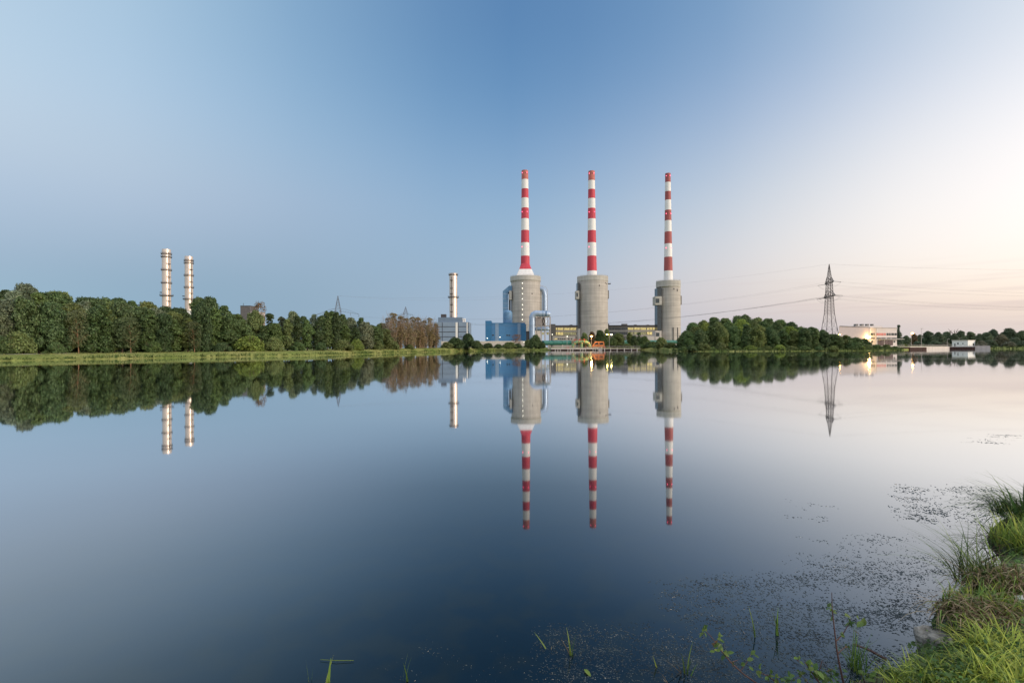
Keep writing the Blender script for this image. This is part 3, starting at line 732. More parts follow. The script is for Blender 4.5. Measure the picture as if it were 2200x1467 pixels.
for q in ((0, 1, 2), (3, 5, 4), (0, 2, 5, 3), (0, 3, 4, 1), (1, 4, 5, 2)): m.face(q)
m.build('buttress', M['unit_dark'], gh)

# ================================================================ blue hall, silo pipe, pipe bridge
DH = 470.0
hb = thing('blue_hall', (WX(1085, 735, DH), DH, GZ), 'bright blue clad hall with a higher corner tower, before the blue-ducted boiler tower', 'building')
m = MB(); m.pbox(1055.6, 694.6, 1127.8, 738, DH, DH + 18, zb=GZ); m.build('wall', M['hall_blue'], hb)
m = MB(); m.pbox(1042.8, 689, 1055.5, 738, DH - 2, DH + 18, zb=GZ); m.build('corner_tower', M['hall_deep'], hb)
m = MB(); m.pbox(1120, 696, 1130.5, 738, DH - 1.2, DH + 10, zb=GZ); m.build('side_bay', M['hall_deep'], hb)
m = MB(); m.pbox(1055.2, 693.6, 1128.2, 694.6, DH - .3, DH + 18.3); m.build('roof_edge', M['hall_deep'], hb)
for a, c in ((1064, 1071.6), (1112, 1118.5)):
    m = MB(); m.pbox(a, 695, c, 737.6, DH - .15, DH + .3); m.build('pale_panel', M['hall_stripe'], hb)
for a, c, ya, yb in ((1057.5, 1061, 718.5, 721.5), (1088, 1091.5, 719, 721.6), (1092.5, 1096, 719, 721.6)):
    m = MB(); m.pbox(a, ya, c, yb, DH - .16, DH + .3); m.build('window', M['glass_dark'], hb)
for x, y in ((1047, 726.5), (1074.3, 724.2)):
    m = MB(); A = W(x, y, DH - 2.4); m.ball(tuple(A), .4, 6); m.build('wall_lamp', M['lamp_white'], hb)
m = MB(); r = px(9.6, DH + 8); A = W(1091.3, 694.6, DH + 8); zt = WZ(1091, 666, DH + 8)
m.lathe([(r, A.z - 1), (r, zt - r * .75)] + [(r * math.cos(a), zt - r * .75 + r * .75 * math.sin(a)) for a in np.linspace(0.15, 1.5, 8)], (A.x, DH + 8), 28)
m.build('domed_silo', M['duct_blue'], hb, smooth=50)

DP = 462.0
pb = thing('pipe_bridge', (WX(1160, 738, DP), DP, GZ), 'fat silvery-blue pipe bent over a braced steel frame, right of the blue hall', 'pipework')
rp = px(6.4, DP); xv = WX(1143.4, 700, DP); zh = WZ(1150, 673.2, DP)
m = MB(); bend = [(xv + rp * 1.5 * (1 - math.cos(a)), DP, zh - rp * 1.5 * (1 - math.sin(a))) for a in np.linspace(0, math.pi / 2, 7)]
m.tube([(xv, DP, GZ), (xv, DP, zh - rp * 2.6)] + bend + [(WX(1180, 673, DP), DP + 2, zh - .6), (WX(1182.5, 674, DP), DP + 2, zh - .9)], [rp] * 10 + [rp * .8], 24)
pm = m.build('bent_pipe', M['duct_silver'], pb, smooth=50)
for q in (0.3, 0.55, 0.8):
    X = WX(1150, 673, DP) + (WX(1180, 673, DP) - WX(1150, 673, DP)) * q
    m = MB(); m.tube([(X - .2, DP + 1, zh - .3), (X + .2, DP + 1, zh - .3)], rp + .25, 24); m.build('flange', M['duct_blue'], pm, smooth=40)
m = MB(); zt = WZ(1165, 706.5, DP + 3); rt = px(4.4, DP)
m.tube([(WX(1150, 706, DP), DP + 3, zt), (WX(1152, 706, DP), DP + 3, zt), (WX(1177, 706, DP), DP + 3, zt), (WX(1180.5, 706, DP), DP + 3, zt)], [rt * .6, rt, rt, rt * .55], 20)
m.build('lying_tank', M['duct_silver'], pb, smooth=50)
m = MB(); fx = [WX(x, 700, DP) for x in (1153, 1163.2, 1171, 1182.4)]; zf = WZ(1165, 681, DP)
for X in fx:
    for yy in (DP - 2.2, DP + 6): m.beam((X, yy, GZ), (X, yy, zf), .33)
for zz in (WZ(1165, 700, DP), WZ(1165, 714, DP), zf):
    for yy in (DP - 2.2, DP + 6): m.beam((fx[0], yy, zz), (fx[-1], yy, zz), .26)
for a, c in ((fx[0], fx[1]), (fx[2], fx[3]), (fx[1], fx[2])):
    m.beam((a, DP - 2.2, WZ(1165, 700, DP)), (c, DP - 2.2, zf), .18); m.beam((c, DP - 2.2, WZ(1165, 700, DP)), (a, DP - 2.2, zf), .18)
m.build('support_frame', M['rail'], pb)
m = MB(); m.pbox(1150.5, 681.5, 1162.5, 700, DP + 3, DP + 9); m.build('equipment_box', M['house_grey'], pb)
m = MB(); m.pbox(1163, 683, 1172, 700, DP + 4, DP + 9); m.build('cylinder_casing', M['dark_steel'], pb)
for x, y in ((1166.5, 716.5), (1176.5, 716.5)):
    m = MB(); m.pbox(x - 2, y - 2.6, x + 2.4, y + 2.6, DP + 5.5, DP + 6.2); m.build('lit_panel', M['lit_window_dim'], pb)
m = MB(); m.pbox(1133.8, 700.5, 1136.2, 711, DP + 6, DP + 8); m.build('white_post', M['white_paint'], pb)
m = MB(); m.pbox(1128.5, 711.5, 1138, 738, DP + 7, DP + 14, zb=GZ); m.build('dark_enclosure', M['dark_steel'], pb)

# ================================================================ turbine hall with lit windows behind the towers
DT = 592.0
th = thing('turbine_hall', (WX(1300, 735, DT), DT, GZ), 'long grey hall with two rows of yellow lit windows, behind the concrete towers', 'building')
m = MB(); m.pbox(1193.7, 700.6, 1420, 738, DT, DT + 30, zb=GZ); m.build('wall', M['hall_grey'], th)
m = MB(); m.pbox(1183.2, 696.2, 1193.6, 738, DT - 4, DT + 24, zb=GZ); m.build('end_tower', M['hall_tower'], th)
m = MB(); m.pbox(1193.7, 699.0, 1420, 700.5, DT - .6, DT + 30.4); m.build('roof_edge', M['dark_steel'], th)
for ya, yb in ((709.6, 712.6), (719.8, 722.6)):
    m = MB(); m.pbox(1193.8, ya, 1420, yb, DT - .35, DT + .4); m.build('facade_band', M['hall_band'], th)
for a, c, y in ((1337, 1348, 695.6), (1364, 1368, 697.2), (1391, 1394.5, 697.4), (1306.5, 1309, 695.5), (1225, 1230, 697.5)):
    m = MB(); m.pbox(a, y, c, 699, DT + 6, DT + 12); m.build('roof_vent', M['hall_tower'], th)
def win(a, c, ya, yb, mat, d=DT):
    m = MB(); m.pbox(a, ya, c, yb, d - .2, d + .3); o = m.build('window', M[mat], th)
    m = MB(); n = max(1, int((c - a) / 4))
    for k in range(1, n):
        x = a + (c - a) * k / n; m.pbox(x - .22, ya, x + .22, yb, d - .32, d - .1)
    if n > 1: m.build('glazing_bar', M['hall_grey'], o)
for a, c in ((1194.4, 1197), (1198.3, 1210.2), (1211.8, 1223.8), (1225.2, 1237.4)):
    win(a, c, 704.2, 708.9, 'lit_window'); win(a, c, 713.2, 719.4, 'lit_window' if a < 1211 else 'lit_window_dim')
for a, c in ((1308.6, 1320.5), (1321.5, 1334), (1335, 1347.2)):
    win(a, c, 703.8, 708.4, 'glass_dark'); win(a, c, 713, 719.2, 'glass_dark')
for i, (a, c) in enumerate(((1349.2, 1360.8), (1362.8, 1374.4), (1376, 1388), (1390.2, 1401.4), (1402.8, 1412.6))):
    win(a, c, 703.8, 708.4, 'lit_window'); win(a, c, 713, 719.4, 'lit_window_dim' if i < 3 else 'lit_window')
m = MB(); m.pbox(1348, 724, 1392, 733, DT - 14, DT - 1); m.build('low_annex', M['pale_concrete'], th)

ax = thing('workshop', (WX(1207, 735, 524), 524, GZ), 'low grey workshop with small lit windows, between pipe bridge and middle tower', 'building')
m = MB(); m.pbox(1188.6, 721, 1236, 736, 524, 536, zb=GZ); m.build('wall', M['hall_band'], ax)
m = MB(); m.pbox(1188.2, 720, 1236.4, 721, 523.6, 536.4); m.build('roof', M['hall_tower'], ax)
m = MB(); m.pbox(1191.6, 727, 1197.2, 729, 523.8, 524.2); m.build('window', M['lit_window'], ax)
for x in (1200, 1204.5, 1209, 1213.5, 1222, 1228):
    m = MB(); m.pbox(x - 1.5, 726.6, x + 1.5, 729.2, 523.8, 524.2); m.build('window', M['glass_dark'], ax)

# ================================================================ green water pipe, pipe bends, rake machine, jetty
gp = thing('water_pipeline', (WX(1165, 740, 378), 378, 1.6), 'long dark green horizontal pipe running behind the jetty and bushes', 'pipeline')
PA, PB_ = Vector((WX(1166, 736.8, 378), 378, 5.4)), Vector((WX(1455, 733, 532), 532, 7.4))
m = MB(); n = 40; m.tube([PA.lerp(PB_, i / n) for i in range(n + 1)], 1.75, 20); pm = m.build('pipe', M['green_pipe'], gp, smooth=50)
for i in range(1, 20):
    m = MB(); p = PA.lerp(PB_, i / 20); q = PA.lerp(PB_, i / 20 + .0012); m.tube([p, q], 1.9, 20); m.build('flange', M['green_pipe'], pm, smooth=40)
for i in range(13):
    p = PA.lerp(PB_, (i + .4) / 13); m = MB(); m.box(p.x - .5, p.x + .5, p.y - 1.2, p.y + 1.2, .8, p.z - 1.2); m.build('saddle', M['pale_concrete'], gp)

def bend(label, pts, r, bits):
    t = thing('pipe_bend', (pts[-1].x, pts[-1].y, 0.4), label, 'water pipe', 'green intake pipes')
    m = MB(); m.tube(pts, r, 16); o = m.build('curved_pipe', M['bend_green'], t, smooth=50)
    for k in bits:
        p, q = pts[k], pts[min(k + 1, len(pts) - 1)]; d_ = (q - p).normalized() * .14
        m = MB(); m.tube([p - d_, p + d_], r + .2, 16); m.build('flange', M['orange'], o, smooth=40)
    return t
DJ = 352.0
def arc(x0, y0, x1, y1, n=9):
    """quarter bend in the plane of the jetty front: level at (x0, y0), plunging at (x1, y1)"""
    return [W(x0 + (x1 - x0) * math.sin(a), y0 + (y1 - y0) * (1 - math.cos(a)), DJ) for a in np.linspace(0, math.pi / 2, n)]
drop = lambda p: [p + Vector((0, 0, -z)) for z in (.8, 1.6, 2.6)]
a1 = arc(1243.5, 734.5, 1230.5, 744.5); bend('pale green pipe arching down to the left, leftmost of the intake pipes', [W(1247, 734.5, DJ)] + a1 + drop(a1[-1]), .95, (1, 5, 9))
a2 = [W(1249.5, 733.5, DJ + 5), W(1249.5, 733.5, DJ + 2.4), W(1249.5, 734.6, DJ + .8), W(1249.5, 737, DJ), W(1249.5, 741, DJ)]
bend('pale green pipe plunging straight down between the two arched pipes', a2 + drop(a2[-1]), .95, (3,))
a3 = arc(1255.5, 734.5, 1267.5, 744.5); bend('pale green pipe arching down to the right, beside the orange lamp', [W(1252, 734.5, DJ)] + a3 + drop(a3[-1]), .95, (1, 5, 9))

gr = thing('valve_walkway', (WX(1244, 733, DJ), DJ + 2, 1.4), 'orange railed valve walkway over the pale green pipe bends', 'walkway')
m = MB(); z0 = WZ(1245, 732.6, DJ + 2); xa, xb = WX(1228, 732, DJ + 2), WX(1260, 732, DJ + 2)
m.box(xa, xb, DJ + 1.2, DJ + 2.8, z0 - .2, z0); m.build('deck', M['orange'], gr)
m = MB()
for X in np.linspace(xa, xb, 9): m.beam((X, DJ + 1.3, z0), (X, DJ + 1.3, z0 + 1.1), .06)
for hh in (.55, 1.1): m.beam((xa, DJ + 1.3, z0 + hh), (xb, DJ + 1.3, z0 + hh), .06)
m.build('railing', M['orange'], gr)
for X in (xa + .4, (xa + xb) / 2, xb - .4):
    m = MB(); m.box(X - .22, X + .22, DJ + 1.8, DJ + 2.3, 1.3, z0 - .2); m.build('post', M['orange'], gr)
for X in (xa + 2.2, (xa + xb) / 2 + .5, xb - 1.5):
    m = MB(); m.tube([(X, DJ + 2, z0), (X, DJ + 2, z0 + 1.0)], .14, 6); m.tube([(X - .0, DJ + 2 - .05, z0 + 1.0), (X, DJ + 2 + .05, z0 + 1.05)], .5, 10); m.build('valve_wheel', M['red_paint'], gr)

om = thing('rake_machine', (WX(1286, 745, DJ), DJ + 1, 1.4), 'orange rake machine with slanted cab frame, on the jetty beside the pipe bends', 'machine')
m = MB(); fr = [(1273.5, 745.4), (1274.2, 741.5), (1279.5, 735), (1297, 735), (1297.8, 745.4)]
for dd in (DJ - .5, DJ + 2.2):
    P = [W(x, y, dd) for x, y in fr]
    for p, q in zip(P, P[1:]): m.beam(p, q, .42)
    m.beam(P[1], W(1297.5, 741.5, dd), .36)
    m.beam(W(1286.6, 735, dd), W(1286.6, 745.4, dd), .36)
for x, y in fr: m.beam(W(x, y, DJ - .5), W(x, y, DJ + 2.2), .4)
m.build('frame', M['orange'], om)
m = MB(); m.pbox(1276, 736.2, 1296.4, 741.0, DJ, DJ + 1.8); m.build('cab_glass', M['glass_dark'], om)
m = MB(); m.pbox(1273.6, 742.0, 1297.6, 745.2, DJ - .3, DJ + 2.0); m.build('chassis', M['orange'], om)
m = MB(); m.pbox(1279, 733.6, 1297.5, 734.6, DJ - .6, DJ + 2.4); m.build('roof', M['orange'], om)

jt = thing('jetty', (WX(1240, 750, 348), 348, 0), 'pale concrete jetty on short posts below the pipe bends, railed along its edge', 'jetty')
dj = 348.0
m = MB(); m.pbox(1184.5, 747.9, 1294, 750.1, dj, dj + 22); m.build('deck', M['jetty'], jt)
m = MB(); m.pbox(1286.5, 747.9, 1294.2, 753.8, dj - .3, dj + 6); m.build('end_block', M['jetty'], jt)
for x in np.arange(1188, 1286, 5.4):
    m = MB(); X = WX(x, 750, dj); m.box(X - .35, X + .35, dj + .6, dj + 1.4, -.5, WZ(x, 750.1, dj)); m.build('post', M['jetty' if int(x) % 3 else 'rust'], jt)
m = MB(); za = WZ(1240, 747.9, dj); xa, xb = WX(1185, 748, dj), WX(1294, 748, dj)
for X in np.arange(xa, xb, 1.5): m.beam((X, dj + .3, za), (X, dj + .3, za + 1.15), .05)
for hh in (.4, .78, 1.15): m.beam((xa, dj + .3, za + hh), (xb, dj + .3, za + hh), .05)
m.build('railing', M['rail'], jt)
m = MB(); m.box(xa, xb, dj + 8, dj + 8.5, -1, za - .1); m.build('back_wall', M['rust'], jt)
for x in (1218, 1221.5, 1298, 1301):
    m = MB(); A = W(x, 747.8, dj + 2); m.tube([(A.x, dj + 2, za), (A.x, dj + 2, za + .9)], [.28, .2], 8); m.build('bollard', M['red_paint'], jt)

j2 = thing('timber_jetty', (WX(1335, 750, 346), 346, 0), 'low grey timber landing on thin posts, right of the pale concrete jetty', 'jetty')
d2 = 346.0
m = MB(); m.pbox(1294.8, 749.2, 1376, 750.2, d2 + .5, d2 + 9); m.build('deck', M['rail'], j2)
for x in (1299, 1312, 1326, 1341.5, 1357, 1369):
    m = MB(); X = WX(x, 750, d2); m.box(X - .22, X + .22, d2, d2 + .45, -.5, WZ(x, 747.8, d2)); m.build('post', M['jetty'], j2)
m = MB(); za = WZ(1330, 749.2, d2); xa, xb = WX(1295, 748, d2), WX(1376, 748, d2)
for X in np.arange(xa, xb, 1.1): m.beam((X, d2 + .7, za), (X, d2 + .7, za + 2.0), .05)
for hh in (.6, 1.2, 1.9): m.beam((xa, d2 + .7, za + hh), (xb, d2 + .7, za + hh), .06)
m.build('railing', M['rail'], j2)
m = MB(); m.box(xa, xb, d2 + 9.5, d2 + 10, -1, za + .2); m.build('back_wall', M['rust'], j2)

# low pale wall in front of the blue hall
lw = thing('concrete_wall', (WX(1050, 742, 425), 425, 1), 'low pale concrete wall along the bank, below the blue hall', 'wall')
m = MB(); m.pbox(948, 734.2, 1166, 744, 425, 425.5, zb=1.0); m.build('wall_panel', M['pale_concrete'], lw)
m = MB(); m.pbox(947.5, 733.2, 1166.5, 734.2, 424.8, 425.7); m.build('coping', M['jetty'], lw)

# ================================================================ lamps
def street_lamp(label, x, ylamp, d, mat, zg=1.4, twin=False, r=.55, pole=True, group='street lamps'):
    A = W(x, ylamp, d)
    t = thing('street_lamp', (A.x, d, zg), label, 'street lamp', group)
    m = MB(); m.tube([(A.x, d, zg), (A.x, d, A.z + .3)], [.13, .08], 6)
    if twin: m.beam((A.x - 1.5, d, A.z + .4), (A.x + 1.5, d, A.z + .4), .09)
    else: m.beam((A.x, d, A.z + .4), (A.x, d - 1.0, A.z + .5), .08)
    m.build('pole', M['rail'], t)
    for ox in ((-1.5, 1.5) if twin else (0,)):
        m = MB(); m.lathe([(r * .4, A.z - r * .5), (r, A.z - r * .15), (r, A.z + r * .2), (r * .5, A.z + r * .5)], (A.x + ox, d - (.0 if twin else 1.0)), 10)
        m.build('lamp_head', M[mat], t, smooth=40)
    return t
street_lamp('tall lamp glowing orange beside the pale green pipe bends', 1270.4, 722.6, 350, 'lamp_orange', r=.75)
street_lamp('twin-headed lamp glowing yellow, before the foot of the middle tower', 1309, 718.6, 362, 'lamp_yellow', twin=True, r=.6)
street_lamp('small lamp glowing pinkish white above the left end of the jetty', 1218.3, 722.8, 366, 'lamp_white', r=.42)
street_lamp('small lamp glowing white at the corner of the grey workshop', 1186.6, 718.5, 500, 'lamp_white', zg=2, r=.5)
street_lamp('small lamp glowing yellow in the bushes below the blue hall', 1126.2, 735.2, 410, 'lamp_white', zg=1.5, r=.42)
street_lamp('small lamp glowing yellow among the bare brown trees', 918.2, 737, 278, 'lamp_white', zg=1.5, r=.3)
street_lamp('lamp glowing orange beside a reddish tree, right of the pale pump house', 1957.8, 716.2, 318, 'lamp_orange', zg=1.2, r=.6)
street_lamp('lamp glowing orange at the corner of the windowless rosy-grey block', 1801.5, 718.8, 266, 'lamp_orange', zg=1, r=.35)
def plain_post(label, x, yt, d, zg=1.2, arm=True):
    A = W(x, yt, d); t = thing('lamp_post', (A.x, d, zg), label, 'lamp post', 'unlit posts along the quay')
    m = MB(); m.tube([(A.x, d, zg), (A.x, d, A.z)], [.14, .08], 6); m.build('pole', M['rail'], t)
    m = MB(); m.box(A.x - .35, A.x + .35, d - 1.3, d + .1, A.z, A.z + .18); m.build('lamp_head', M['rail'], t)
plain_post('tall unlit lamp post standing on the quay, the highest of the unlit posts', 1979.4, 706.2, 322)
plain_post('shorter unlit post on the quay, nearer to the white hut', 2035.4, 728.5, 342)
plain_post('short unlit post behind the white hut, before the far trees', 2061, 726, 372)

# ================================================================ pylons and cables
def beam_between(m, a, c, w): m.beam(a, c, w)
def lattice(m, c, rot, levels, w, brace, nx=1):
    """square lattice mast: levels = [(z, half width)]"""
    def corner(z, h, k):
        a = rot + math.pi / 4 + k * math.pi / 2; return Vector((c[0] + h * 1.414 * math.cos(a), c[1] + h * 1.414 * math.sin(a), z))
    for (z0, h0), (z1, h1) in zip(levels, levels[1:]):
        for k in range(4):
            a0, a1, b0, b1 = corner(z0, h0, k), corner(z1, h1, k), corner(z0, h0, (k + 1) % 4), corner(z1, h1, (k + 1) % 4)
            m.beam(a0, a1, w); m.beam(a0, b1, brace); m.beam(b0, a1, brace); m.beam(a1, b1, brace)
DY = 290.0
PX = WX(1782, 700, DY); AD = Vector((-5.2, -18.6, 0)).normalized(); prot = math.atan2(AD.y, AD.x)
yl = lambda y: WZ(1781, y, DY)
py = thing('power_pylon', (PX, DY, 0.9), 'large dark lattice pylon with two crossarms, standing behind the wooded point', 'pylon', 'lattice pylons')
zz = [(0.9, 4.1)] + [(0.9 + (yl(674) - .9) * t, 4.1 + (1.85 - 4.1) * t) for t in (.3, .55, .78, 1)]
hs_ = np.linspace(yl(674), yl(606), 11); zz += [(z, 1.85 + (1.1 - 1.85) * (z - hs_[0]) / (hs_[-1] - hs_[0])) for z in hs_[1:]]
m = MB(); lattice(m, (PX, DY), prot + .18, zz, .15, .055); m.build('lattice_body', M['lattice'], py)
hs_ = np.linspace(yl(606), yl(567.5), 7); m = MB(); lattice(m, (PX, DY), prot + .18, [(z, 1.1 + (.05 - 1.1) * (z - hs_[0]) / (hs_[-1] - hs_[0])) for z in hs_], .11, .05); m.build('peak', M['lattice'], py)
def crossarm(t, c, z, half, hgt, mat='lattice', ad=AD, w=.16):
    m = MB(); sd = Vector((-ad.y, ad.x, 0))
    for sgn in (1, -1):
        tip = Vector(c) + ad * half * sgn + Vector((0, 0, z))
        for s in (-1, 1):
            lo = Vector(c) + sd * s * 1.2 + Vector((0, 0, z)); hi = lo + Vector((0, 0, hgt))
            m.beam(lo, tip, w); m.beam(hi, tip, w * .8)
            for k in (.25, .5, .75):
                m.beam(lo.lerp(tip, k), hi.lerp(tip, k - .12), w * .55); m.beam(lo.lerp(tip, k), lo.lerp(tip, k) - sd * s * 2.4 * (1 - k), w * .55)
    m.build('crossarm', M[mat], t)
CP = (PX, DY, 0)
crossarm(py, CP, yl(608), 7.8, 3.2); crossarm(py, CP, yl(637.5), 10.2, 3.6)
LD = Vector((-.963, .269, 0))
def insulator(t, p, q):
    m = MB(); n = 7; pts = []
    for i in range(n * 2 + 1):
        pts.append(p.lerp(q, i / (n * 2)))
    m.tube(pts, [.05 if i % 2 == 0 else .17 for i in range(n * 2 + 1)], 6); m.build('insulator', M['lattice'], t)
ends = {}
for nm, y, offs in (('up', 608, (-7.6, 7.6)), ('low', 637.5, (-10, -5.5, 5.5, 10))):
    for of in offs:
        p = Vector((PX, DY, yl(y))) + AD * of
        for sgn in (1, -1):
            q = p + LD * sgn * 3.6 + Vector((0, 0, -.45)); insulator(py, p, q); ends[(nm, of, sgn)] = q
        # jumper loop under the arm
        m = MB(); a, c = ends[(nm, of, 1)], ends[(nm, of, -1)]
        m.tube([a.lerp(c, i / 8) + Vector((0, 0, -2.4 * math.sin(math.pi * i / 8))) for i in range(9)], .045, 4); m.build('jumper_loop', M['cable'], py)
ends[('top', 0, 1)] = ends[('top', 0, -1)] = Vector((PX, DY, yl(567.5)))

def small_pylon(label, x, ytop, yarm, d, half, drop):
    X = WX(x, ytop, d); zt, za = WZ(x, ytop, d), WZ(x, yarm, d)
    t = thing('power_pylon', (X, d, 1.3), label, 'pylon', 'lattice pylons')
    m = MB(); hz = np.linspace(1.3, za, 9); lattice(m, (X, d), .5, [(z, 3.2 + (1.9 - 3.2) * (z - 1.3) / (za - 1.3)) for z in hz], .12, .05); m.build('lattice_body', M['lattice'], t)
    m = MB(); hz = np.linspace(za, zt, 6); lattice(m, (X, d), .5, [(z, 1.9 + (.08 - 1.9) * (z - za) / (zt - za)) for z in hz], .10, .045); m.build('peak', M['lattice'], t)
    m = MB()
    for s in (-1, 1):
        tip = Vector((X + s * half, d, za - drop)); 
        for q in (-1, 1):
            m.beam((X + s * 1.5, d + q, za - .4), tip, .09); m.beam((X + s * 1.2, d + q, za + 1.6), (X + s * half * .45, d, za + .7), .07); m.beam((X + s * half * .45, d, za + .7), tip, .07)
        for k in np.linspace(.1, .9, 8): m.beam((X + s * half * k, d, za - drop * k - .2), (X + s * half * min(1, k + .07), d, za + .9 * (1 - k) - drop * k + .1), .05)
    m.build('crossarm', M['lattice'], t)
    pts = []
    for s in (-1, 1):
        for k in (1.0, .6):
            p = Vector((X + s * half * k, d, za - drop * k)); q = p + Vector((0, 0, -2.2)); insulator(t, p, q); pts.append(q)
    return Vector((X, d, zt)), pts
top1, pts1 = small_pylon('thin far pylon with wide drooping arms, poking above the middle of the left wood', 726, 635.5, 667.5, 380, 15.5, 2.6)
top2, pts2 = small_pylon('smallest far pylon, poking above the bare brown trees', 871.5, 659, 674.5, 520, 7.5, 1.0)

def cable(label, a, c, sag, r=.026, group='overhead cables'):
    m = MB(); n = 28
    m.tube([a.lerp(c, i / n) + Vector((0, 0, -4 * sag * (i / n) * (1 - i / n))) for i in range(n + 1)], r, 4)
    o = m.build('overhead_cable', M['cable'], None, origin=tuple(a)); tag(o, label, 'cable', group)
cable('earth wire from the tip of the large pylon to the left far pylon', ends[('top', 0, 1)], top1, 8, .022)
cable('upper cable from the near end of the large pylon\'s top arm, sagging leftward', ends[('up', 7.6, 1)], pts1[2], 9)
cable('upper cable from the far end of the large pylon\'s top arm, sagging leftward', ends[('up', -7.6, 1)], pts1[3], 9)
for i, (of, w) in enumerate(((-10, 'far tip'), (-5.5, 'far middle'), (5.5, 'near middle'), (10, 'near tip'))):
    cable('lower leftward cable from the %s of the large pylon\'s bottom arm' % w, ends[('low', of, 1)], pts2[(3, 1, 0, 2)[i]], 11.5 + i * .5, .035)
cable('thin wire crossing the sky from the left far pylon to the boiler towers', top1, Vector((WX(1098, 652, 530), 530, WZ(1098, 640, 530))), 3, .035)
RD = Vector((.93, .37, 0))
for (nm, of, sg), p in list(ends.items()):
    if sg == -1:
        q = p + Vector((.955, -.1, 0)) * 330 + Vector((0, 0, 0))
        cable({'top': 'earth wire running right from the tip of the large pylon', 'up': 'upper cable running right from the %s end of the top arm' % ('near' if of > 0 else 'far'),
               'low': 'lower cable running right from the %s of the bottom arm' % {-10: 'far tip', -5.5: 'far middle', 5.5: 'near middle', 10: 'near tip'}.get(of)}[nm], p, q, 9 if nm != 'top' else 6, .026)

# ================================================================ pump house on the right bank
ph = thing('pump_house', (WX(1866, 742, 280), 280, 1), 'pale two-part pump house with red reflections coloured into its windows and a glowing floodlight', 'building')
def quadbox(m, A, B, z0, z1, depth, radial=False):
    """upright box whose front runs from A to B (plan points), going back by depth"""
    d_ = (B - A).normalized(); nrm = Vector((-d_.y, d_.x)); b = len(m.v)
    P = [A, B, B + nrm * depth, A + (Vector((.55, .835)) if radial else nrm) * depth]
    m.v += [(p.x, p.y, z0) for p in P] + [(p.x, p.y, z1) for p in P]
    for q in ((0, 3, 2, 1), (4, 5, 6, 7), (0, 1, 5, 4), (1, 2, 6, 5), (2, 3, 7, 6), (3, 0, 4, 7)): m.face([b + i for i in q])
dA, dB, dC = 270.0, 288.0, 290.0
A2 = Vector((WX(1802.5, 720, dA), dA)); B2 = Vector((WX(1868.6, 720, dB), dB)); C2 = Vector((WX(1927, 720, dC), dC)); z0 = .8
zl = WZ(1802, 701.2, dA); zf = WZ(1890, 704.8, dB)
m = MB(); quadbox(m, A2, B2, z0, zl, 16, True); m.build('windowless_block', M['house_grey'], ph)
m = MB(); quadbox(m, B2 + (C2 - B2).normalized() * .05, C2, z0, zf, 14); m.build('window_block', M['house_cream'], ph)
m = MB(); quadbox(m, A2 + Vector((.2, -.2)), B2 + Vector((0, -.2)), zl, zl + .3, 16.3, True); m.build('parapet', M['joint'], ph)
m = MB(); quadbox(m, B2 + Vector((.2, -.25)), C2 + Vector((.2, -.25)), zf, zf + .28, 14.4); m.build('roof_edge', M['pale_concrete'], ph)
rb = Vector((WX(1838, 702, 290), 293)); m = MB(); m.pbox(1837, 700.2, 1896, 704.8, 294, 302); m.build('roof_block', M['house_cream'], ph)
for a, c in ((1839, 1844), (1851.5, 1856), (1863.2, 1867), (1874.3, 1877)):
    m = MB(); m.pbox(a, 696, c, 700.2, 295, 297); m.build('roof_vent', M['hall_grey'], ph)
dn = (C2 - B2).normalized()
def front_px(m, x0, y0, x1, y1, out=.12, th=.3):
    """box on the window block's front between photo columns"""
    def on(x):
        t = (x - 1868.6) / (1927 - 1868.6); return B2.lerp(C2, t)
    a, c = on(x0), on(x1); zt, zb = WZ(x0, y0, (a.y + c.y) / 2), WZ(x0, y1, (a.y + c.y) / 2)
    nrm = Vector((-dn.y, dn.x)); quadbox(m, a - nrm * out, c - nrm * out, zb, zt, th)
for a, c, mt in ((1870.6, 1880.2, 'glass_dark'), (1883.2, 1892, 'glass_red'), (1893.2, 1902.8, 'glass_red'), (1904.8, 1913.2, 'glass_dark'), (1915, 1926.2, 'glass_dark')):
    m = MB(); front_px(m, a, 715.6, c, 720.4); o = m.build('window', M[mt], ph)
    if mt == 'glass_red': o['label'] = 'window with a red reflection put into its colour'
    m = MB(); front_px(m, (a + c) / 2 - .3, 715.6, (a + c) / 2 + .3, 720.4, .2, .1); m.build('frame', M['house_cream'], o)
    m = MB(); front_px(m, a, 725.4, c, 728); m.build('low_window', M['glass_dark'], ph)
m = MB(); front_px(m, 1887, 728.3, 1938, 729.2, 1.6, 1.6); m.build('canopy', M['house_cream'], ph)
for a, c, ya, yb, nm, mt in ((1871.8, 1875.4, 732, 735.5, 'window', 'glass_dark'), (1919.8, 1923, 732, 735.5, 'window', 'glass_dark'), (1885.2, 1899, 731, 742, 'door', 'maroon'), (1900.8, 1918.2, 731, 742, 'door', 'maroon')):
    m = MB(); front_px(m, a, ya, c, yb); o = m.build(nm, M[mt], ph)
    if nm == 'door':
        m = MB(); front_px(m, (a + c) / 2 - .2, ya, (a + c) / 2 + .2, yb, .2, .1); m.build('door_joint', M['dark_steel'], o)
m = MB()
for x in (1877.2, 1880): front_px(m, x - .25, 705.5, x + .25, 742, .9, .2)
for y in np.arange(708, 742, 2.2): front_px(m, 1877, y, 1880.2, y + .35, .9, .2)
m.build('ladder_mast', M['rail'], ph)
LB = B2.lerp(A2, .055) - Vector((.35, 1.1))
zfl = WZ(1865, 724, 285)
m = MB(); m.box(LB.x - .5, LB.x + .5, LB.y - .3, LB.y + .3, zfl - .35, zfl + .35); m.build('floodlight', M['flood'], ph)
pl = bpy.data.lights.new('floodlight', 'POINT'); pl.energy = 1500; pl.color = (1, .55, .16); pl.shadow_soft_size = .5
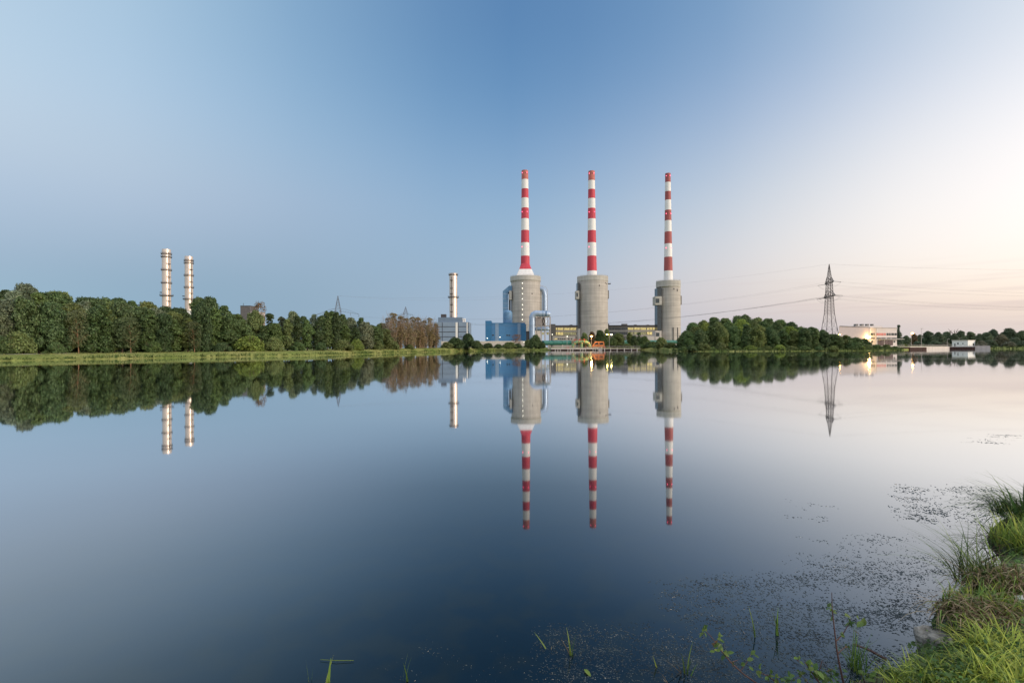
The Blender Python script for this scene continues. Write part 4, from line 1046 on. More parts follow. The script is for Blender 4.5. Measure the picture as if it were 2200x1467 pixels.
po = bpy.data.objects.new('floodlight_glow', pl); COL.objects.link(po); po.location = (LB.x - .6, LB.y - 1.4, zfl)
pl2 = bpy.data.lights.new('quay_lamp', 'POINT'); pl2.energy = 2600; pl2.color = (1, .55, .18); pl2.shadow_soft_size = .6
po = bpy.data.objects.new('jetty_lamp_glow', pl2); COL.objects.link(po); po.location = tuple(W(1270.4, 724.5, 347))

# ================================================================ white hut and the quay
hu = thing('hut', (WX(2070, 742, 346), 346, 1.6), 'small flat-roofed white hut on the quay, before the far trees', 'hut')
zh1, zh0 = WZ(2070, 731.2, 346), 1.6
hA, hB, hC = Vector((WX(2045.4, 735, 352), 352)), Vector((WX(2079.4, 735, 345), 345)), Vector((WX(2095, 735, 352), 352))
m = MB(); b = 0; hD = hA + (hC - hB); m.v += [(p.x, p.y, z) for z in (zh0, zh1) for p in (hA, hB, hC, hD)]
for q in ((0, 1, 5, 4), (1, 2, 6, 5), (2, 3, 7, 6), (3, 0, 4, 7), (4, 5, 6, 7)): m.face(q)
m.build('wall', M['hut_white'], hu)
m = MB(); cen = (hA + hC) / 2; m.v += [((p - cen).x * 1.06 + cen.x, (p - cen).y * 1.06 + cen.y, z) for z in (zh1 + .002, zh1 + .3) for p in (hA, hB, hC, hD)]
for q in ((0, 3, 2, 1), (0, 1, 5, 4), (1, 2, 6, 5), (2, 3, 7, 6), (3, 0, 4, 7), (4, 5, 6, 7)): m.face(q)
m.build('roof', M['pale_concrete'], hu)
def on_face(m, P, Q, t0, t1, za, zb):
    d_ = (Q - P).normalized(); n_ = Vector((d_.y, -d_.x)); a, c = P.lerp(Q, t0) + n_ * .08, P.lerp(Q, t1) + n_ * .08; quadbox(m, a, c, za, zb, .2)
for P, Q, t0, t1, za, zb, nm in ((hA, hB, .15, .22, 0, 2.1, 'door'), (hA, hB, .33, .43, 1.6, 2.6, 'window'), (hA, hB, .66, .72, 1.7, 2.4, 'window'), (hB, hC, .66, .82, 0, 2.2, 'door')):
    m = MB(); on_face(m, P, Q, t0, t1, zh0 + za, zh0 + zb); m.build(nm, M['glass_dark'], hu)

qy = thing('quay_wall', (WX(2020, 748, 325), 325, 0), 'low quay of rusty sheet piling and pale slabs before the white hut', 'quay')
QP = [(1942, 284, 'rust'), (1979, 296, 'jetty'), (2029, 334, 'rust'), (2083, 328, 'pale_concrete'), (2115, 325, None)]
QT = 1.75
for (x0, d0, mt), (x1, d1, _) in zip(QP, QP[1:]):
    a, c = Vector((WX(x0, 748, d0), d0 - 4)), Vector((WX(x1, 748, d1), d1 - 4)); m = MB(); nm = {'rust': 'sheet_piling', 'jetty': 'slab_slope', 'pale_concrete': 'concrete_block'}[mt]
    quadbox(m, a, c, -1, QT - (.35 if mt == 'rust' else 0) + (.3 if mt == 'pale_concrete' else 0), 12)
    if mt == 'rust':
        n = int((c - a).length / 1.2); dd_ = (c - a).normalized(); nn = Vector((dd_.y, -dd_.x))
        for k in range(n):
            p = a + dd_ * (k * 1.2 + .2); quadbox(m, p + nn * .35, p + dd_ * .6 + nn * .35, -1, QT - .36, .4)
    m.build(nm, M[mt], qy)
    if mt == 'rust':
        m = MB(); quadbox(m, a + Vector((0, -.5)), c + Vector((0, -.5)), QT - .345, QT, 12.4); m.build('cap_beam', M['jetty'], qy)
m = MB()
for (x0, d0, _), (x1, d1, _) in zip(QP, QP[1:]):
    a, c = Vector((WX(x0, 748, d0), d0 - 3, QT)), Vector((WX(x1, 748, d1), d1 - 3, QT)); n = max(2, int((c - a).length / 2))
    for k in range(n): p = a.lerp(c, k / n); m.beam(p, p + Vector((0, 0, 1.15)), .05)
    for hh in (.55, 1.1): m.beam(a + Vector((0, 0, hh)), c + Vector((0, 0, hh)), .05)
m.build('railing', M['rail'], qy)
q2 = thing('bank_railing', (WX(1930, 742, 268), 268, 1), 'thin grey railing stepping down beside the pump house to the quay', 'railing')
m = MB(); a, c = Vector((WX(1922, 742, 268), 268, 1.3)), Vector((WX(1944, 742, 280), 280, 1.6))
for k in range(9): p = a.lerp(c, k / 8); m.beam(p, p + Vector((0, 0, 1.2)), .05)
m.build('post', M['rail'], q2)
m = MB()
for hh in (.6, 1.2): m.beam(a + Vector((0, 0, hh)), c + Vector((0, 0, hh)), .05)
m.build('handrail', M['rail'], q2)
#PARTS_BELOW2
# ================================================================ trees
def leaf_cards(P, Nn, size, rng, aspect=1.35):
    """diamond leaf-clump cards at P facing Nn"""
    n = len(P)
    t = rng.normal(size=(n, 3)); t -= (t * Nn).sum(1, keepdims=True) * Nn; t /= np.linalg.norm(t, axis=1, keepdims=True) + 1e-9
    bt = np.cross(Nn, t); s = size[:, None]
    fold = Nn * s * 0.25
    V = np.stack([P - t * s * aspect, P - bt * s * 0.72 + fold, P + t * s * aspect, P + bt * s * 0.72 + fold], 1).reshape(-1, 3)
    return V, np.arange(4 * n).reshape(n, 4)

def mesh_np(name, V, Fc, mat):
    me = bpy.data.meshes.new(name); me.vertices.add(len(V)); me.vertices.foreach_set('co', np.asarray(V, np.float32).ravel())
    nf = len(Fc); me.loops.add(nf * 4); me.loops.foreach_set('vertex_index', np.asarray(Fc, np.int32).ravel())
    me.polygons.add(nf); me.polygons.foreach_set('loop_start', np.arange(0, nf * 4, 4, dtype=np.int32))
    me.materials.append(mat); me.update(calc_edges=True); return me

def crown(seed, h, rmax, zlow=0.06, kind='broad', leaf=.24, dens=1.0, up=0.0):
    """crown of overlapping leaf clumps; returns a mesh, base at z = 0"""
    rng = np.random.default_rng(seed); lobes = []
    def env(t):
        if kind == 'broad': return math.sin(math.pi * min(1, (0.20 + 0.77 * t))) ** 0.65
        if kind == 'tall': return (math.sin(math.pi * (0.16 + 0.80 * t)) ** 0.55) * (0.78 + .22 * math.sin(t * 9 + seed))
        if kind == 'dome': return math.sqrt(max(0.02, 1 - (max(0, t - .12) / .9) ** 2))
        if kind == 'fan': return 0.35 + 0.65 * math.sin(math.pi * min(1, 0.12 + 0.62 * t))
        if kind == 'cone': return max(.12, 1 - t) ** .8
        return 1
    nl = int((34 if kind != 'dome' else 30) * (1 if dens < 1.3 else 1.2))
    for i in range(nl):
        t = (i + rng.uniform(0, 1)) / nl
        e = env(t) * rmax * rng.uniform(.78, 1.12); lr = max(.5, min(rmax * .42, e * .62)) * rng.uniform(.48, 1.18)
        a = i * 2.399 + rng.uniform(-.5, .5); rad = max(0, e - lr) * rng.uniform(.7, 1.22)
        z = h * (zlow + (1 - zlow) * t); z = min(z, h - lr * .75)
        lobes.append((rad * math.cos(a), rad * math.sin(a), z, lr))
    top = h - rmax * .22
    for i in range(5):
        lr = rmax * rng.uniform(.16, .28); a = rng.uniform(0, 6.28); q = rng.uniform(0, .3) * rmax * (1.6 if kind == 'broad' else .8)
        lobes.append((q * math.cos(a), q * math.sin(a), top + rng.uniform(-.12, .1) * rmax - q * .3, lr))
    L_ = np.array(lobes); Ps, Ns, Ss = [], [], []
    for j, (x, y, z, lr) in enumerate(lobes):
        n = int(dens * 15 * lr * lr / (leaf * leaf) * .40) + 20
        d = rng.normal(size=(n, 3)); d /= np.linalg.norm(d, axis=1, keepdims=True); d[:, 2] = np.where(d[:, 2] < -.35, -d[:, 2], d[:, 2])
        fr = rng.uniform(.72, 1.10, n) + rng.normal(size=n) * .05
        p = np.array([x, y, z]) + d * (lr * fr)[:, None] * np.array([1, 1, 1.08 + up])
        keep = np.ones(n, bool)
        for k in range(len(lobes)):
            if k != j: keep &= np.linalg.norm(p - L_[k, :3], axis=1) > L_[k, 3] * .62
        keep &= p[:, 2] > .05
        p, d = p[keep], d[keep]
        nn = d * .9 + rng.normal(size=p.shape) * .55 + np.array([0, 0, .25]); nn /= np.linalg.norm(nn, axis=1, keepdims=True)
        Ps.append(p); Ns.append(nn); Ss.append(leaf * rng.uniform(.55, 1.25, len(p)))
        # a few large inner leaves so that the clump does not read as hollow
        m_ = max(6, n // 9) if dens > .5 else 1; d2 = rng.normal(size=(m_, 3)); d2 /= np.linalg.norm(d2, axis=1, keepdims=True)
        Ps.append(np.array([x, y, z]) + d2 * lr * .55); Ns.append(d2); Ss.append(np.full(m_, lr * .34))
        # loose sprays that break the outline
        q_ = max(5, n // 7); d3 = rng.normal(size=(q_, 3)); d3[:, 2] = abs(d3[:, 2]) * .8; d3 /= np.linalg.norm(d3, axis=1, keepdims=True)
        Ps.append(np.array([x, y, z]) + d3 * (lr * rng.uniform(1.05, 1.42, q_))[:, None]); r3 = rng.normal(size=(q_, 3)); Ns.append(r3 / np.linalg.norm(r3, axis=1, keepdims=True)); Ss.append(leaf * rng.uniform(.4, .8, q_))
    P, Nn, S = np.concatenate(Ps), np.concatenate(Ns), np.concatenate(Ss); P[:, 2] = np.maximum(P[:, 2], .04)
    V, Fc = leaf_cards(P, Nn, S, rng)
    return mesh_np('crown', V, Fc, M['leaf'])

def limbs(seed, h, rmax, r0, mat, n=7, fan=False, zfork=.25, top=.86):
    """tapered trunk with limbs, as one mesh"""
    rnd = random.Random(seed); m = MB(); lean = Vector((rnd.uniform(-.05, .05), rnd.uniform(-.05, .05), 0)) * h
    stems = []
    if fan:
        for i in range(n):
            a = i * 2.4 + rnd.uniform(-.4, .4); q = rnd.uniform(.25, 1.0) * rmax; b0 = Vector((math.cos(a) * .25 * q, math.sin(a) * .25 * q, -.3))
            e = Vector((math.cos(a) * q, math.sin(a) * q, h * rnd.uniform(.72, .98))); mid = b0.lerp(e, .5) + Vector((-math.cos(a) * q * .14, -math.sin(a) * q * .14, h * .03))
            m.tube([b0, b0.lerp(mid, .6), mid, mid.lerp(e, .55), e], [r0, r0 * .8, r0 * .6, r0 * .4, r0 * .12], 5); stems.append((b0, mid, e))
            for k in range(5):
                t = rnd.uniform(.3, .95); p = mid.lerp(e, t); aa = a + rnd.uniform(-1.4, 1.4); l = rnd.uniform(.10, .2) * h
                m.tube([p, p + Vector((math.cos(aa) * l * .3, math.sin(aa) * l * .3, l * .6)), p + Vector((math.cos(aa) * l * .42, math.sin(aa) * l * .42, l * 1.1))], [r0 * .28, r0 * .2, r0 * .06], 4)
        return m
    pts = [Vector((0, 0, -.4)), lean * .2 + Vector((0, 0, h * .2)), lean * .5 + Vector((rnd.uniform(-.2, .2), rnd.uniform(-.2, .2), h * .5)), lean + Vector((0, 0, h * top))]
    m.tube(pts, [r0 * 1.25, r0, r0 * .62, r0 * .12], 7)
    for i in range(n):
        t = zfork + (top - .1 - zfork) * (i + rnd.random()) / n; z = h * t; p = Vector((lean.x * t, lean.y * t, z)); a = i * 2.4 + rnd.uniform(-.5, .5); l = rmax * rnd.uniform(.55, .9) * (1.1 - .6 * t)
        q = p + Vector((math.cos(a) * l * .5, math.sin(a) * l * .5, l * .35)); e = p + Vector((math.cos(a) * l, math.sin(a) * l, l * .95)); rr = r0 * (.55 - .35 * t)
        m.tube([p, q, e], [rr, rr * .7, rr * .2], 5)
    return m

PROT = {}
def proto(key, h, r, kind, leaf, dens, bark, r0, n, seeds, fan=False, zlow=.06, zfork=.22):
    out = []
    for sd in seeds:
        out.append((crown(sd, h, r, zlow, kind, leaf, dens), limbs(sd, h, r, r0, M[bark], n, fan, zfork).mesh('trunk', M[bark], smooth=60)))
    PROT[key] = (out, h, r)
proto('broad', 13, 4.6, 'broad', .27, 1.2, 'bark', .26, 8, (1, 2, 3, 4))
proto('tall', 14, 3.0, 'tall', .25, 1.2, 'bark', .22, 8, (11, 12, 13, 14, 15))
proto('dome', 11, 4.6, 'dome', .27, 1.2, 'bark', .24, 8, (21, 22, 23, 24))
proto('thin', 13, 3.2, 'fan', .17, .13, 'bark_tan', .14, 14, (31, 32), zlow=.14, zfork=.12)
proto('bare', 14, 3.0, 'tall', .15, .46, 'bark_pale', .10, 19, (41, 42, 43), fan=True, zlow=.05)
proto('bush', 4, 3.0, 'dome', .19, 1.1, 'bark', .09, 7, (51, 52, 53, 54), fan=True, zlow=.05)
proto('conifer', 12, 2.6, 'cone', .2, 1.0, 'bark', .2, 9, (61,))
ntree = [0]
trnd = random.Random(77)
TREES = []
def tree(key, x, ytop, d, wpx, col, zg, sect, look, name=None, wmul=1.0):
    """tree at photo column x and depth d; its top reaches photo row ytop, its crown is about wpx wide"""
    var, h0, r0 = PROT[key]; cm, tm = var[ntree[0] % len(var)]; ntree[0] += 1
    X = WX(x, ytop, d); hgt = WZ(x, ytop, d) - zg; sz = hgt / h0; sxy = px(wpx, d) / (2 * r0) * wmul
    sxy = max(sz * .55, min(sz * 1.7, sxy))
    t = thing(name or ('bush' if key == 'bush' else 'tree'), (X, d, zg)); t.scale = (sxy, sxy * trnd.uniform(.9, 1.1), sz); t.rotation_euler = (0, 0, trnd.uniform(0, 6.28))
    c = bpy.data.objects.new('foliage' if key == 'bush' else 'crown', cm); COL.objects.link(c); c.parent = t
    k = trnd.uniform(.80, 1.22) * (1.22 if sect.startswith('point') else 1.06); c.color = (col[0] * k * trnd.uniform(.94, 1.06), col[1] * k, col[2] * k * trnd.uniform(.9, 1.1), 1)  # leaf colour lightened on the point to stand in for sunlight
    b = bpy.data.objects.new('stem' if key == 'bush' else 'trunk', tm); COL.objects.link(b); b.parent = t
    TREES.append((x, sect, look, t, key)); return t

shore_ang = sorted([((p[0] / max(p[1], 1)) * F + 1100, p[1]) for p in SHORE if p[1] > 40 and abs(p[0]) < 1.3 * p[1]])
SXs = np.array([a for a, _ in shore_ang]); SDs = np.array([b for _, b in shore_ang])
def dshore(x): return float(np.interp(x, SXs, SDs))

DARK, MID, GREY, OLIVE, LIGHT = (.082, .126, .048), (.108, .164, .056), (.170, .205, .125), (.150, .185, .062), (.215, .275, .062)
LOOK = {DARK: 'dark green', MID: 'mid green', GREY: 'silvery grey-green', OLIVE: 'olive green', LIGHT: 'bright yellow-green'}
# skyline of the left wood: (column, top row)
sky_x = [-150, -60, 0, 50, 85, 110, 140, 170, 200, 250, 290, 340, 380, 420, 445, 470, 500, 540, 570, 600, 640, 680, 720, 760, 800, 830]
sky_y = [640, 634, 630, 618, 620, 626, 632, 644, 645, 640, 650, 658, 667, 645, 641, 650, 666, 668, 678, 674, 668, 668, 673, 680, 690, 692]
top_of = lambda x: float(np.interp(x, sky_x, sky_y))
front = [(-100, OLIVE, 'broad'), (-60, DARK, 'tall'), (-24, GREY, 'broad'), (22, GREY, 'broad'), (52, DARK, 'dome'), (84, MID, 'tall'), (112, DARK, 'dome'), (140, OLIVE, 'tall'), (212, DARK, 'dome'), (246, OLIVE, 'tall'),
         (262, DARK, 'dome'), (292, DARK, 'tall'), (322, MID, 'tall'), (348, DARK, 'broad'), (376, MID, 'tall'), (404, OLIVE, 'tall'), (432, DARK, 'dome'), (462, MID, 'tall'), (492, DARK, 'broad'), (522, MID, 'tall'),
         (566, DARK, 'tall'), (592, MID, 'broad'), (618, OLIVE, 'tall'), (640, DARK, 'tall'), (660, MID, 'tall'), (682, DARK, 'tall'), (703, MID, 'tall'), (722, DARK, 'tall'), (742, MID, 'tall'), (762, DARK, 'tall'), (784, GREY, 'broad'), (806, MID, 'broad'), (826, OLIVE, 'broad')]
for i, (x, c, k) in enumerate(front):
    d = dshore(x) * 1.0 + 13 + trnd.uniform(-1, 2.5); tp = top_of(x) + (20 if x < 420 else 9) + trnd.uniform(-11, 15)
    w = (66 if k != 'tall' else 52) * (1.0 if x < 300 else .8 if x < 560 else .62)
    tree(k, x, tp, d, w, c, 1.25 + .0025 * max(0, d - 100), 'front', LOOK[c])
second = [(-120, DARK), (-75, MID), (-30, DARK), (8, MID), (36, GREY), (66, GREY), (98, DARK), (128, MID), (160, OLIVE), (186, GREY), (205, DARK), (232, OLIVE), (268, GREY), (300, DARK), (334, GREY), (366, OLIVE), (392, DARK), (420, MID), (450, DARK),
          (482, DARK), (512, MID), (548, OLIVE), (580, DARK), (606, GREY), (630, GREY), (652, DARK), (674, GREY), (694, DARK), (714, MID), (734, DARK), (754, GREY), (775, DARK), (798, DARK), (820, OLIVE)]
for i, (x, c) in enumerate(second):
    d = dshore(x) + 26 + trnd.uniform(-2, 4); tp = top_of(x) + (5 if x < 420 else 1) + trnd.uniform(-5, 12)
    k = 'broad' if x < 420 or i % 3 == 0 else 'tall'
    tree(k, x, tp, d, (66 if x < 420 else 46 if x < 560 else 36), c, 1.3 + .0025 * max(0, d - 100), 'second', LOOK[c])
third = [(-140, OLIVE), (-90, OLIVE), (-40, OLIVE), (12, DARK), (52, GREY), (62, OLIVE), (118, OLIVE), (134, OLIVE), (180, DARK), (225, MID), (255, DARK), (283, DARK), (315, OLIVE), (352, DARK), (430, DARK), (452, MID), (384, DARK)]
for i, (x, c) in enumerate(third):
    d = dshore(x) + 42 + trnd.uniform(-3, 5); tp = top_of(x) - 1 + trnd.uniform(-2, 3)
    tree('broad', x, tp, d, 56 if x < 400 else 44, c, 1.5 + .0025 * max(0, d - 100), 'third', LOOK[c])
# thin tan-trunked trees at the edge of the wood
for x, tp, w in ((169, 668, 40), (281, 684, 42), (418, 692, 34)):
    tree('thin', x, tp, dshore(x) + 10.5, w, (.125, .15, .07), 1.25, 'thin', 'olive')
tree('thin', 557, 652, dshore(557) + 60, 30, (.20, .115, .05), 1.6, 'autumn', 'autumn brown')
for x, tp, w, c in ((538, 724, 58, LIGHT), (590, 728, 42, OLIVE), (735, 732, 42, OLIVE), (765, 731, 30, LIGHT), (812, 734, 24, OLIVE), (40, 718, 60, OLIVE), (10, 726, 50, DARK), (118, 738, 36, MID), (330, 736, 36, MID), (845, 735, 30, OLIVE), (478, 738, 34, DARK), (640, 737, 30, MID), (690, 737, 26, DARK), (880, 741, 22, OLIVE)):
    tree('bush', x, tp, dshore(x) + 8.5, w, c, 1.1 + .0025 * max(0, dshore(x) - 100), 'leftbush', LOOK[c])
# bare brown trees at the end of the wood
BR = (.245, .20, .105)
for x, tp, w, c in ((834, 683, 34, (.23, .19, .14)), (846, 674, 38, BR), (860, 680, 36, BR), (873, 684, 36, BR), (886, 682, 36, BR), (898, 683, 36, BR), (912, 689, 32, (.17, .15, .07)), (924, 684, 30, BR), (936, 696, 26, BR), (856, 704, 40, BR), (880, 706, 42, BR), (905, 704, 42, BR), (929, 712, 34, BR), (842, 708, 34, (.20, .18, .10))):
    tree('bare', x, tp, dshore(x) + 16 + trnd.uniform(-3, 6), w, c, 1.8, 'brown', 'bare brown')
# bushes between the wood and the jetty
for x, tp, d, w, c in ((978, 727, 300, 36, DARK), (1006, 720, 310, 34, DARK), (1024, 733, 305, 26, MID), (960, 736, 292, 24, OLIVE), (1048, 738, 330, 26, DARK), (1070, 740, 335, 24, MID), (1094, 736, 350, 28, OLIVE), (1150, 722, 372, 26, MID),
                      (1136, 732, 378, 22, OLIVE), (1112, 739, 355, 26, DARK), (1164, 737, 372, 18, DARK)):
    tree('bush', x, tp, d, w, c, 1.6, 'midbush', LOOK[c])
tree('thin', 1110, 719, 392, 34, (.19, .11, .07), 1.6, 'midthin', 'reddish brown')
# trees round the foot of the middle and right towers
for k, x, tp, d, w, c in (('dome', 1256, 716, 404, 20, OLIVE), ('broad', 1272, 713, 420, 18, (.14, .09, .05)), ('dome', 1289, 711, 405, 27, DARK), ('broad', 1304, 708, 432, 14, OLIVE), ('dome', 1328, 717, 392, 32, OLIVE), ('dome', 1316, 726, 388, 26, MID), ('tall', 1353, 714, 420, 18, OLIVE), ('tall', 1373, 715, 412, 17, DARK),
                         ('dome', 1362, 722, 398, 16, DARK), ('bush', 1384, 725, 385, 28, MID), ('bush', 1398, 735, 372, 30, DARK), ('bush', 1421, 727, 310, 26, OLIVE), ('bush', 1440, 737, 292, 30, OLIVE), ('bush', 1412, 739, 320, 26, DARK), ('bush', 1348, 739, 384, 30, OLIVE), ('bush', 1376, 741, 372, 26, MID), ('bush', 1460, 740, 250, 26, DARK)):
    tree(k, x, tp, d, w, c, 1.5, 'tower', LOOK.get(c, 'reddish'))
# the wooded point
gx = [1450, 1470, 1490, 1510, 1540, 1575, 1600, 1625, 1660, 1690, 1720, 1745, 1770, 1800, 1825, 1850]
gy = [722, 706, 697, 692, 683, 685, 679, 684, 686, 692, 699, 696, 706, 712, 718, 728]
gtop = lambda x: float(np.interp(x, gx, gy))
G = [DARK, MID, OLIVE, DARK, MID, LIGHT, MID, OLIVE]
for i, x in enumerate((1462, 1482, 1504, 1528, 1552, 1578, 1604, 1630, 1656, 1682, 1706, 1728, 1750, 1772, 1796, 1816)):
    c = (DARK, MID, DARK, DARK, OLIVE, MID, DARK, OLIVE, DARK, MID, OLIVE, DARK, MID, DARK, MID, OLIVE)[i]
    tree('dome' if i % 3 else 'tall', x, gtop(x) + (17 if x < 1720 else 6) + trnd.uniform(-3, 5), 242 + trnd.uniform(0, 4), 34 if x < 1800 else 28, c, .8, 'point_front', LOOK[c])
for i, x in enumerate((1474, 1494, 1516, 1540, 1566, 1592, 1618, 1644, 1670, 1696, 1720, 1744, 1768, 1788)):
    c = (MID, OLIVE, LIGHT, OLIVE, MID, LIGHT, OLIVE, MID, DARK, LIGHT, MID, DARK, MID, DARK)[i]
    tree('broad' if i % 2 else 'dome', x, gtop(x) + 6 + trnd.uniform(-2, 4), 254 + trnd.uniform(0, 4), 36, c, 1, 'point_second', LOOK[c])
for i, x in enumerate((1488, 1512, 1534, 1558, 1584, 1602, 1626, 1650, 1676, 1702)):
    c = (MID, OLIVE, MID, MID, DARK, MID, OLIVE, MID, MID, DARK)[i]
    tree('broad', x, gtop(x) - 1 + trnd.uniform(-2, 2), 268 + trnd.uniform(0, 4), 36, c, 1.2, 'point_third', LOOK[c])
for x, tp, w, c in ((1486, 742, 24, DARK), (1512, 739, 30, OLIVE), (1550, 737, 26, OLIVE), (1580, 744, 24, MID), (1612, 743, 30, LIGHT), (1646, 744, 26, OLIVE), (1674, 742, 26, LIGHT), (1700, 744, 26, OLIVE), (1728, 744, 24, MID), (1760, 745, 26, MID), (1790, 744, 26, OLIVE),
                    (1468, 745, 20, MID), (1530, 746, 20, MID), (1630, 747, 18, OLIVE)):
    tree('bush', x, tp, 235.5, w, c, .3, 'point_bush', LOOK[c])
for x, tp, d, w, c in ((1816, 724, 247, 34, DARK), (1838, 727, 248, 34, MID), (1856, 730, 252, 30, DARK), (1832, 738, 242, 34, MID), (1862, 741, 246, 28, OLIVE), (1884, 741, 255, 28, MID), (1904, 741, 258, 24, OLIVE), (1922, 744, 258, 22, MID), (1850, 744, 242, 24, LIGHT)):
    tree('bush', x, tp, d, w, c, .8, 'pump_bush', LOOK[c])
# far shore on the right
FD, FM, FO = (.095, .135, .080), (.125, .165, .09), (.17, .17, .11)
LOOK.update({FD: 'dark green', FM: 'mid green', FO: 'dull olive'})
tree('conifer', 1930, 699, 318, 20, FD, 1.2, 'conifer', 'dark')
for k, x, tp, d, w, c in (('dome', 1947, 722, 390, 20, FD), ('broad', 1964, 717, 400, 14, (.17, .12, .06)), ('dome', 1976, 720, 415, 18, FM), ('dome', 1994, 713, 405, 26, FD), ('dome', 2016, 715, 420, 24, FD), ('dome', 2034, 714, 430, 26, FM), ('dome', 2064, 712, 425, 24, FD), ('dome', 2086, 714, 430, 24, FM), ('dome', 2050, 718, 410, 22, FD),
                         ('dome', 2104, 718, 395, 18, FM), ('broad', 2120, 715, 385, 24, FM), ('dome', 2134, 709, 420, 22, FD), ('dome', 2150, 719, 365, 26, FO), ('dome', 2168, 707, 430, 30, FD), ('dome', 2196, 712, 400, 28, FM), ('dome', 2225, 706, 420, 32, FD), ('dome', 2250, 708, 400, 30, FM), ('dome', 2182, 726, 360, 24, FM), ('dome', 2210, 728, 355, 26, FO), ('broad', 2158, 713, 440, 20, FD),
                         ('bush', 2108, 733, 350, 20, FO), ('bush', 2128, 732, 350, 24, FM), ('bush', 2166, 735, 345, 26, FO), ('bush', 2200, 734, 345, 26, FM), ('bush', 2235, 735, 340, 30, FO), ('bush', 1941, 739, 330, 14, OLIVE), ('bush', 2010, 734, 385, 24, FM), ('bush', 1972, 734, 380, 20, FD), ('bush', 2032, 736, 378, 20, FO)):
    tree(k, x, tp, d, w, c, 1.2, 'far', LOOK.get(c, 'reddish'))
# dead tree
A = W(2050, 740, 440); dt = thing('dead_tree', (A.x, 440, 1.5), 'dead tree with bare antler-like branches, above the white hut', 'tree')
m = MB(); rn = random.Random(5)
zt = WZ(2050, 706, 440)
m.tube([(A.x, 440, 1), (A.x + .3, 440, (zt) * .6), (A.x, 440, zt * .75)], [.5, .4, .3], 6)
for dx, yy in ((-4.5, 706), (-2, 709.5), (1.8, 708), (3.8, 705.5), (5.5, 711)):
    e = Vector((A.x + dx, 440 + rn.uniform(-2, 2), WZ(2050, yy, 440))); s = Vector((A.x, 440, zt * .72)); mid = s.lerp(e, .5) + Vector((dx * .12, 0, -.6)); m.tube([s, mid, e], [.26, .2, .08], 5)
    for k in range(2): m.tube([mid, mid + Vector((rn.uniform(-1.5, 1.5), 0, rn.uniform(.8, 2)))], [.12, .04], 4)
m.build('trunk', M['bark'], dt)

# labels: a landmark, the row and the place in it
PLACE = {'front': ('the front row of the left wood', 'trees of the left wood', 'tree'), 'second': ('the middle row of the left wood', 'trees of the left wood', 'tree'),
         'third': ('the back row of the left wood', 'trees of the left wood', 'tree'), 'thin': ('the sparse tan-trunked trees edging the left wood', 'trees of the left wood', 'tree'),
         'leftbush': ('the bushes edging the left wood', 'bushes on the left bank', 'bush'), 'brown': ('the bare brown stand ending the left wood', 'bare brown trees', 'tree'),
         'midbush': ('the bushes below the blue hall', 'bushes below the power station', 'bush'), 'tower': ('the greenery at the towers\' feet', 'trees at the feet of the towers', 'tree'),
         'point_front': ('the front row on the wooded point', 'trees of the wooded point', 'tree'), 'point_second': ('the middle row on the wooded point', 'trees of the wooded point', 'tree'),
         'point_third': ('the back row on the wooded point', 'trees of the wooded point', 'tree'), 'point_bush': ('the waterside bushes of the wooded point', 'waterside bushes of the point', 'bush'),
         'pump_bush': ('the bushes before the pump house', 'bushes before the pump house', 'bush'), 'far': ('the far shore plants beyond the quay', 'trees on the far right shore', 'tree')}
for sect, (where, group, cat) in PLACE.items():
    row = sorted([r for r in TREES if r[1] == sect], key=lambda r: r[0])
    for i, (x, _, look, t, key) in enumerate(row):
        cat2 = 'bush' if key == 'bush' else 'tree'
        tag(t, '%s %s, %s in %s' % (look, cat2, nth(i), where), cat2, group)
for x, sect, look, t, key in TREES:
    if sect == 'autumn': tag(t, 'sparse autumn-brown tree rising behind the left wood beside the brown roof block', 'tree')
    if sect == 'midthin': tag(t, 'sparse reddish-brown shrubby tree before the right end of the blue hall', 'tree')
    if sect == 'conifer': tag(t, 'dark conifer standing at the right-hand corner of the pump house', 'tree')

# ================================================================ waterside grass and reeds
def sprigs(name, label, spots, hrange, wid, cols, seed, per=4):
    """tufts of upright blades along a shore, one mesh"""
    rng = np.random.default_rng(seed); V, Fc = [], []
    for (x, y, z, k) in spots:
        for j in range(per):
            bx, by = x + rng.normal() * .28, y + rng.normal() * .28; h = rng.uniform(*hrange) * k; a = rng.uniform(0, 3.14); w = wid * rng.uniform(.6, 1.3)
            dx, dy = math.cos(a) * w, math.sin(a) * w; lx, ly = rng.normal() * .3 * h, rng.normal() * .3 * h; b0 = len(V)
            V += [(bx - dx, by - dy, z), (bx + dx, by + dy, z), (bx + dx * .6 + lx * .5, by + dy * .6 + ly * .5, z + h * .65), (bx - dx * .6 + lx * .5, by - dy * .6 + ly * .5, z + h * .65)]
            V += [(bx + lx, by + ly, z + h), (bx + lx * 1.1, by + ly * 1.1, z + h * .96)]
            Fc += [(b0, b0 + 1, b0 + 2, b0 + 3), (b0 + 3, b0 + 2, b0 + 4, b0 + 5)]
    me = mesh_np(name, V, Fc, mat_leaf(name + '_blade', .3, .5, .6, cols)); o = bpy.data.objects.new(name, me); COL.objects.link(o)
    return tag(o, label, None, None, 'stuff')
srn = np.random.default_rng(9); spots, reeds, verge = [], [], []
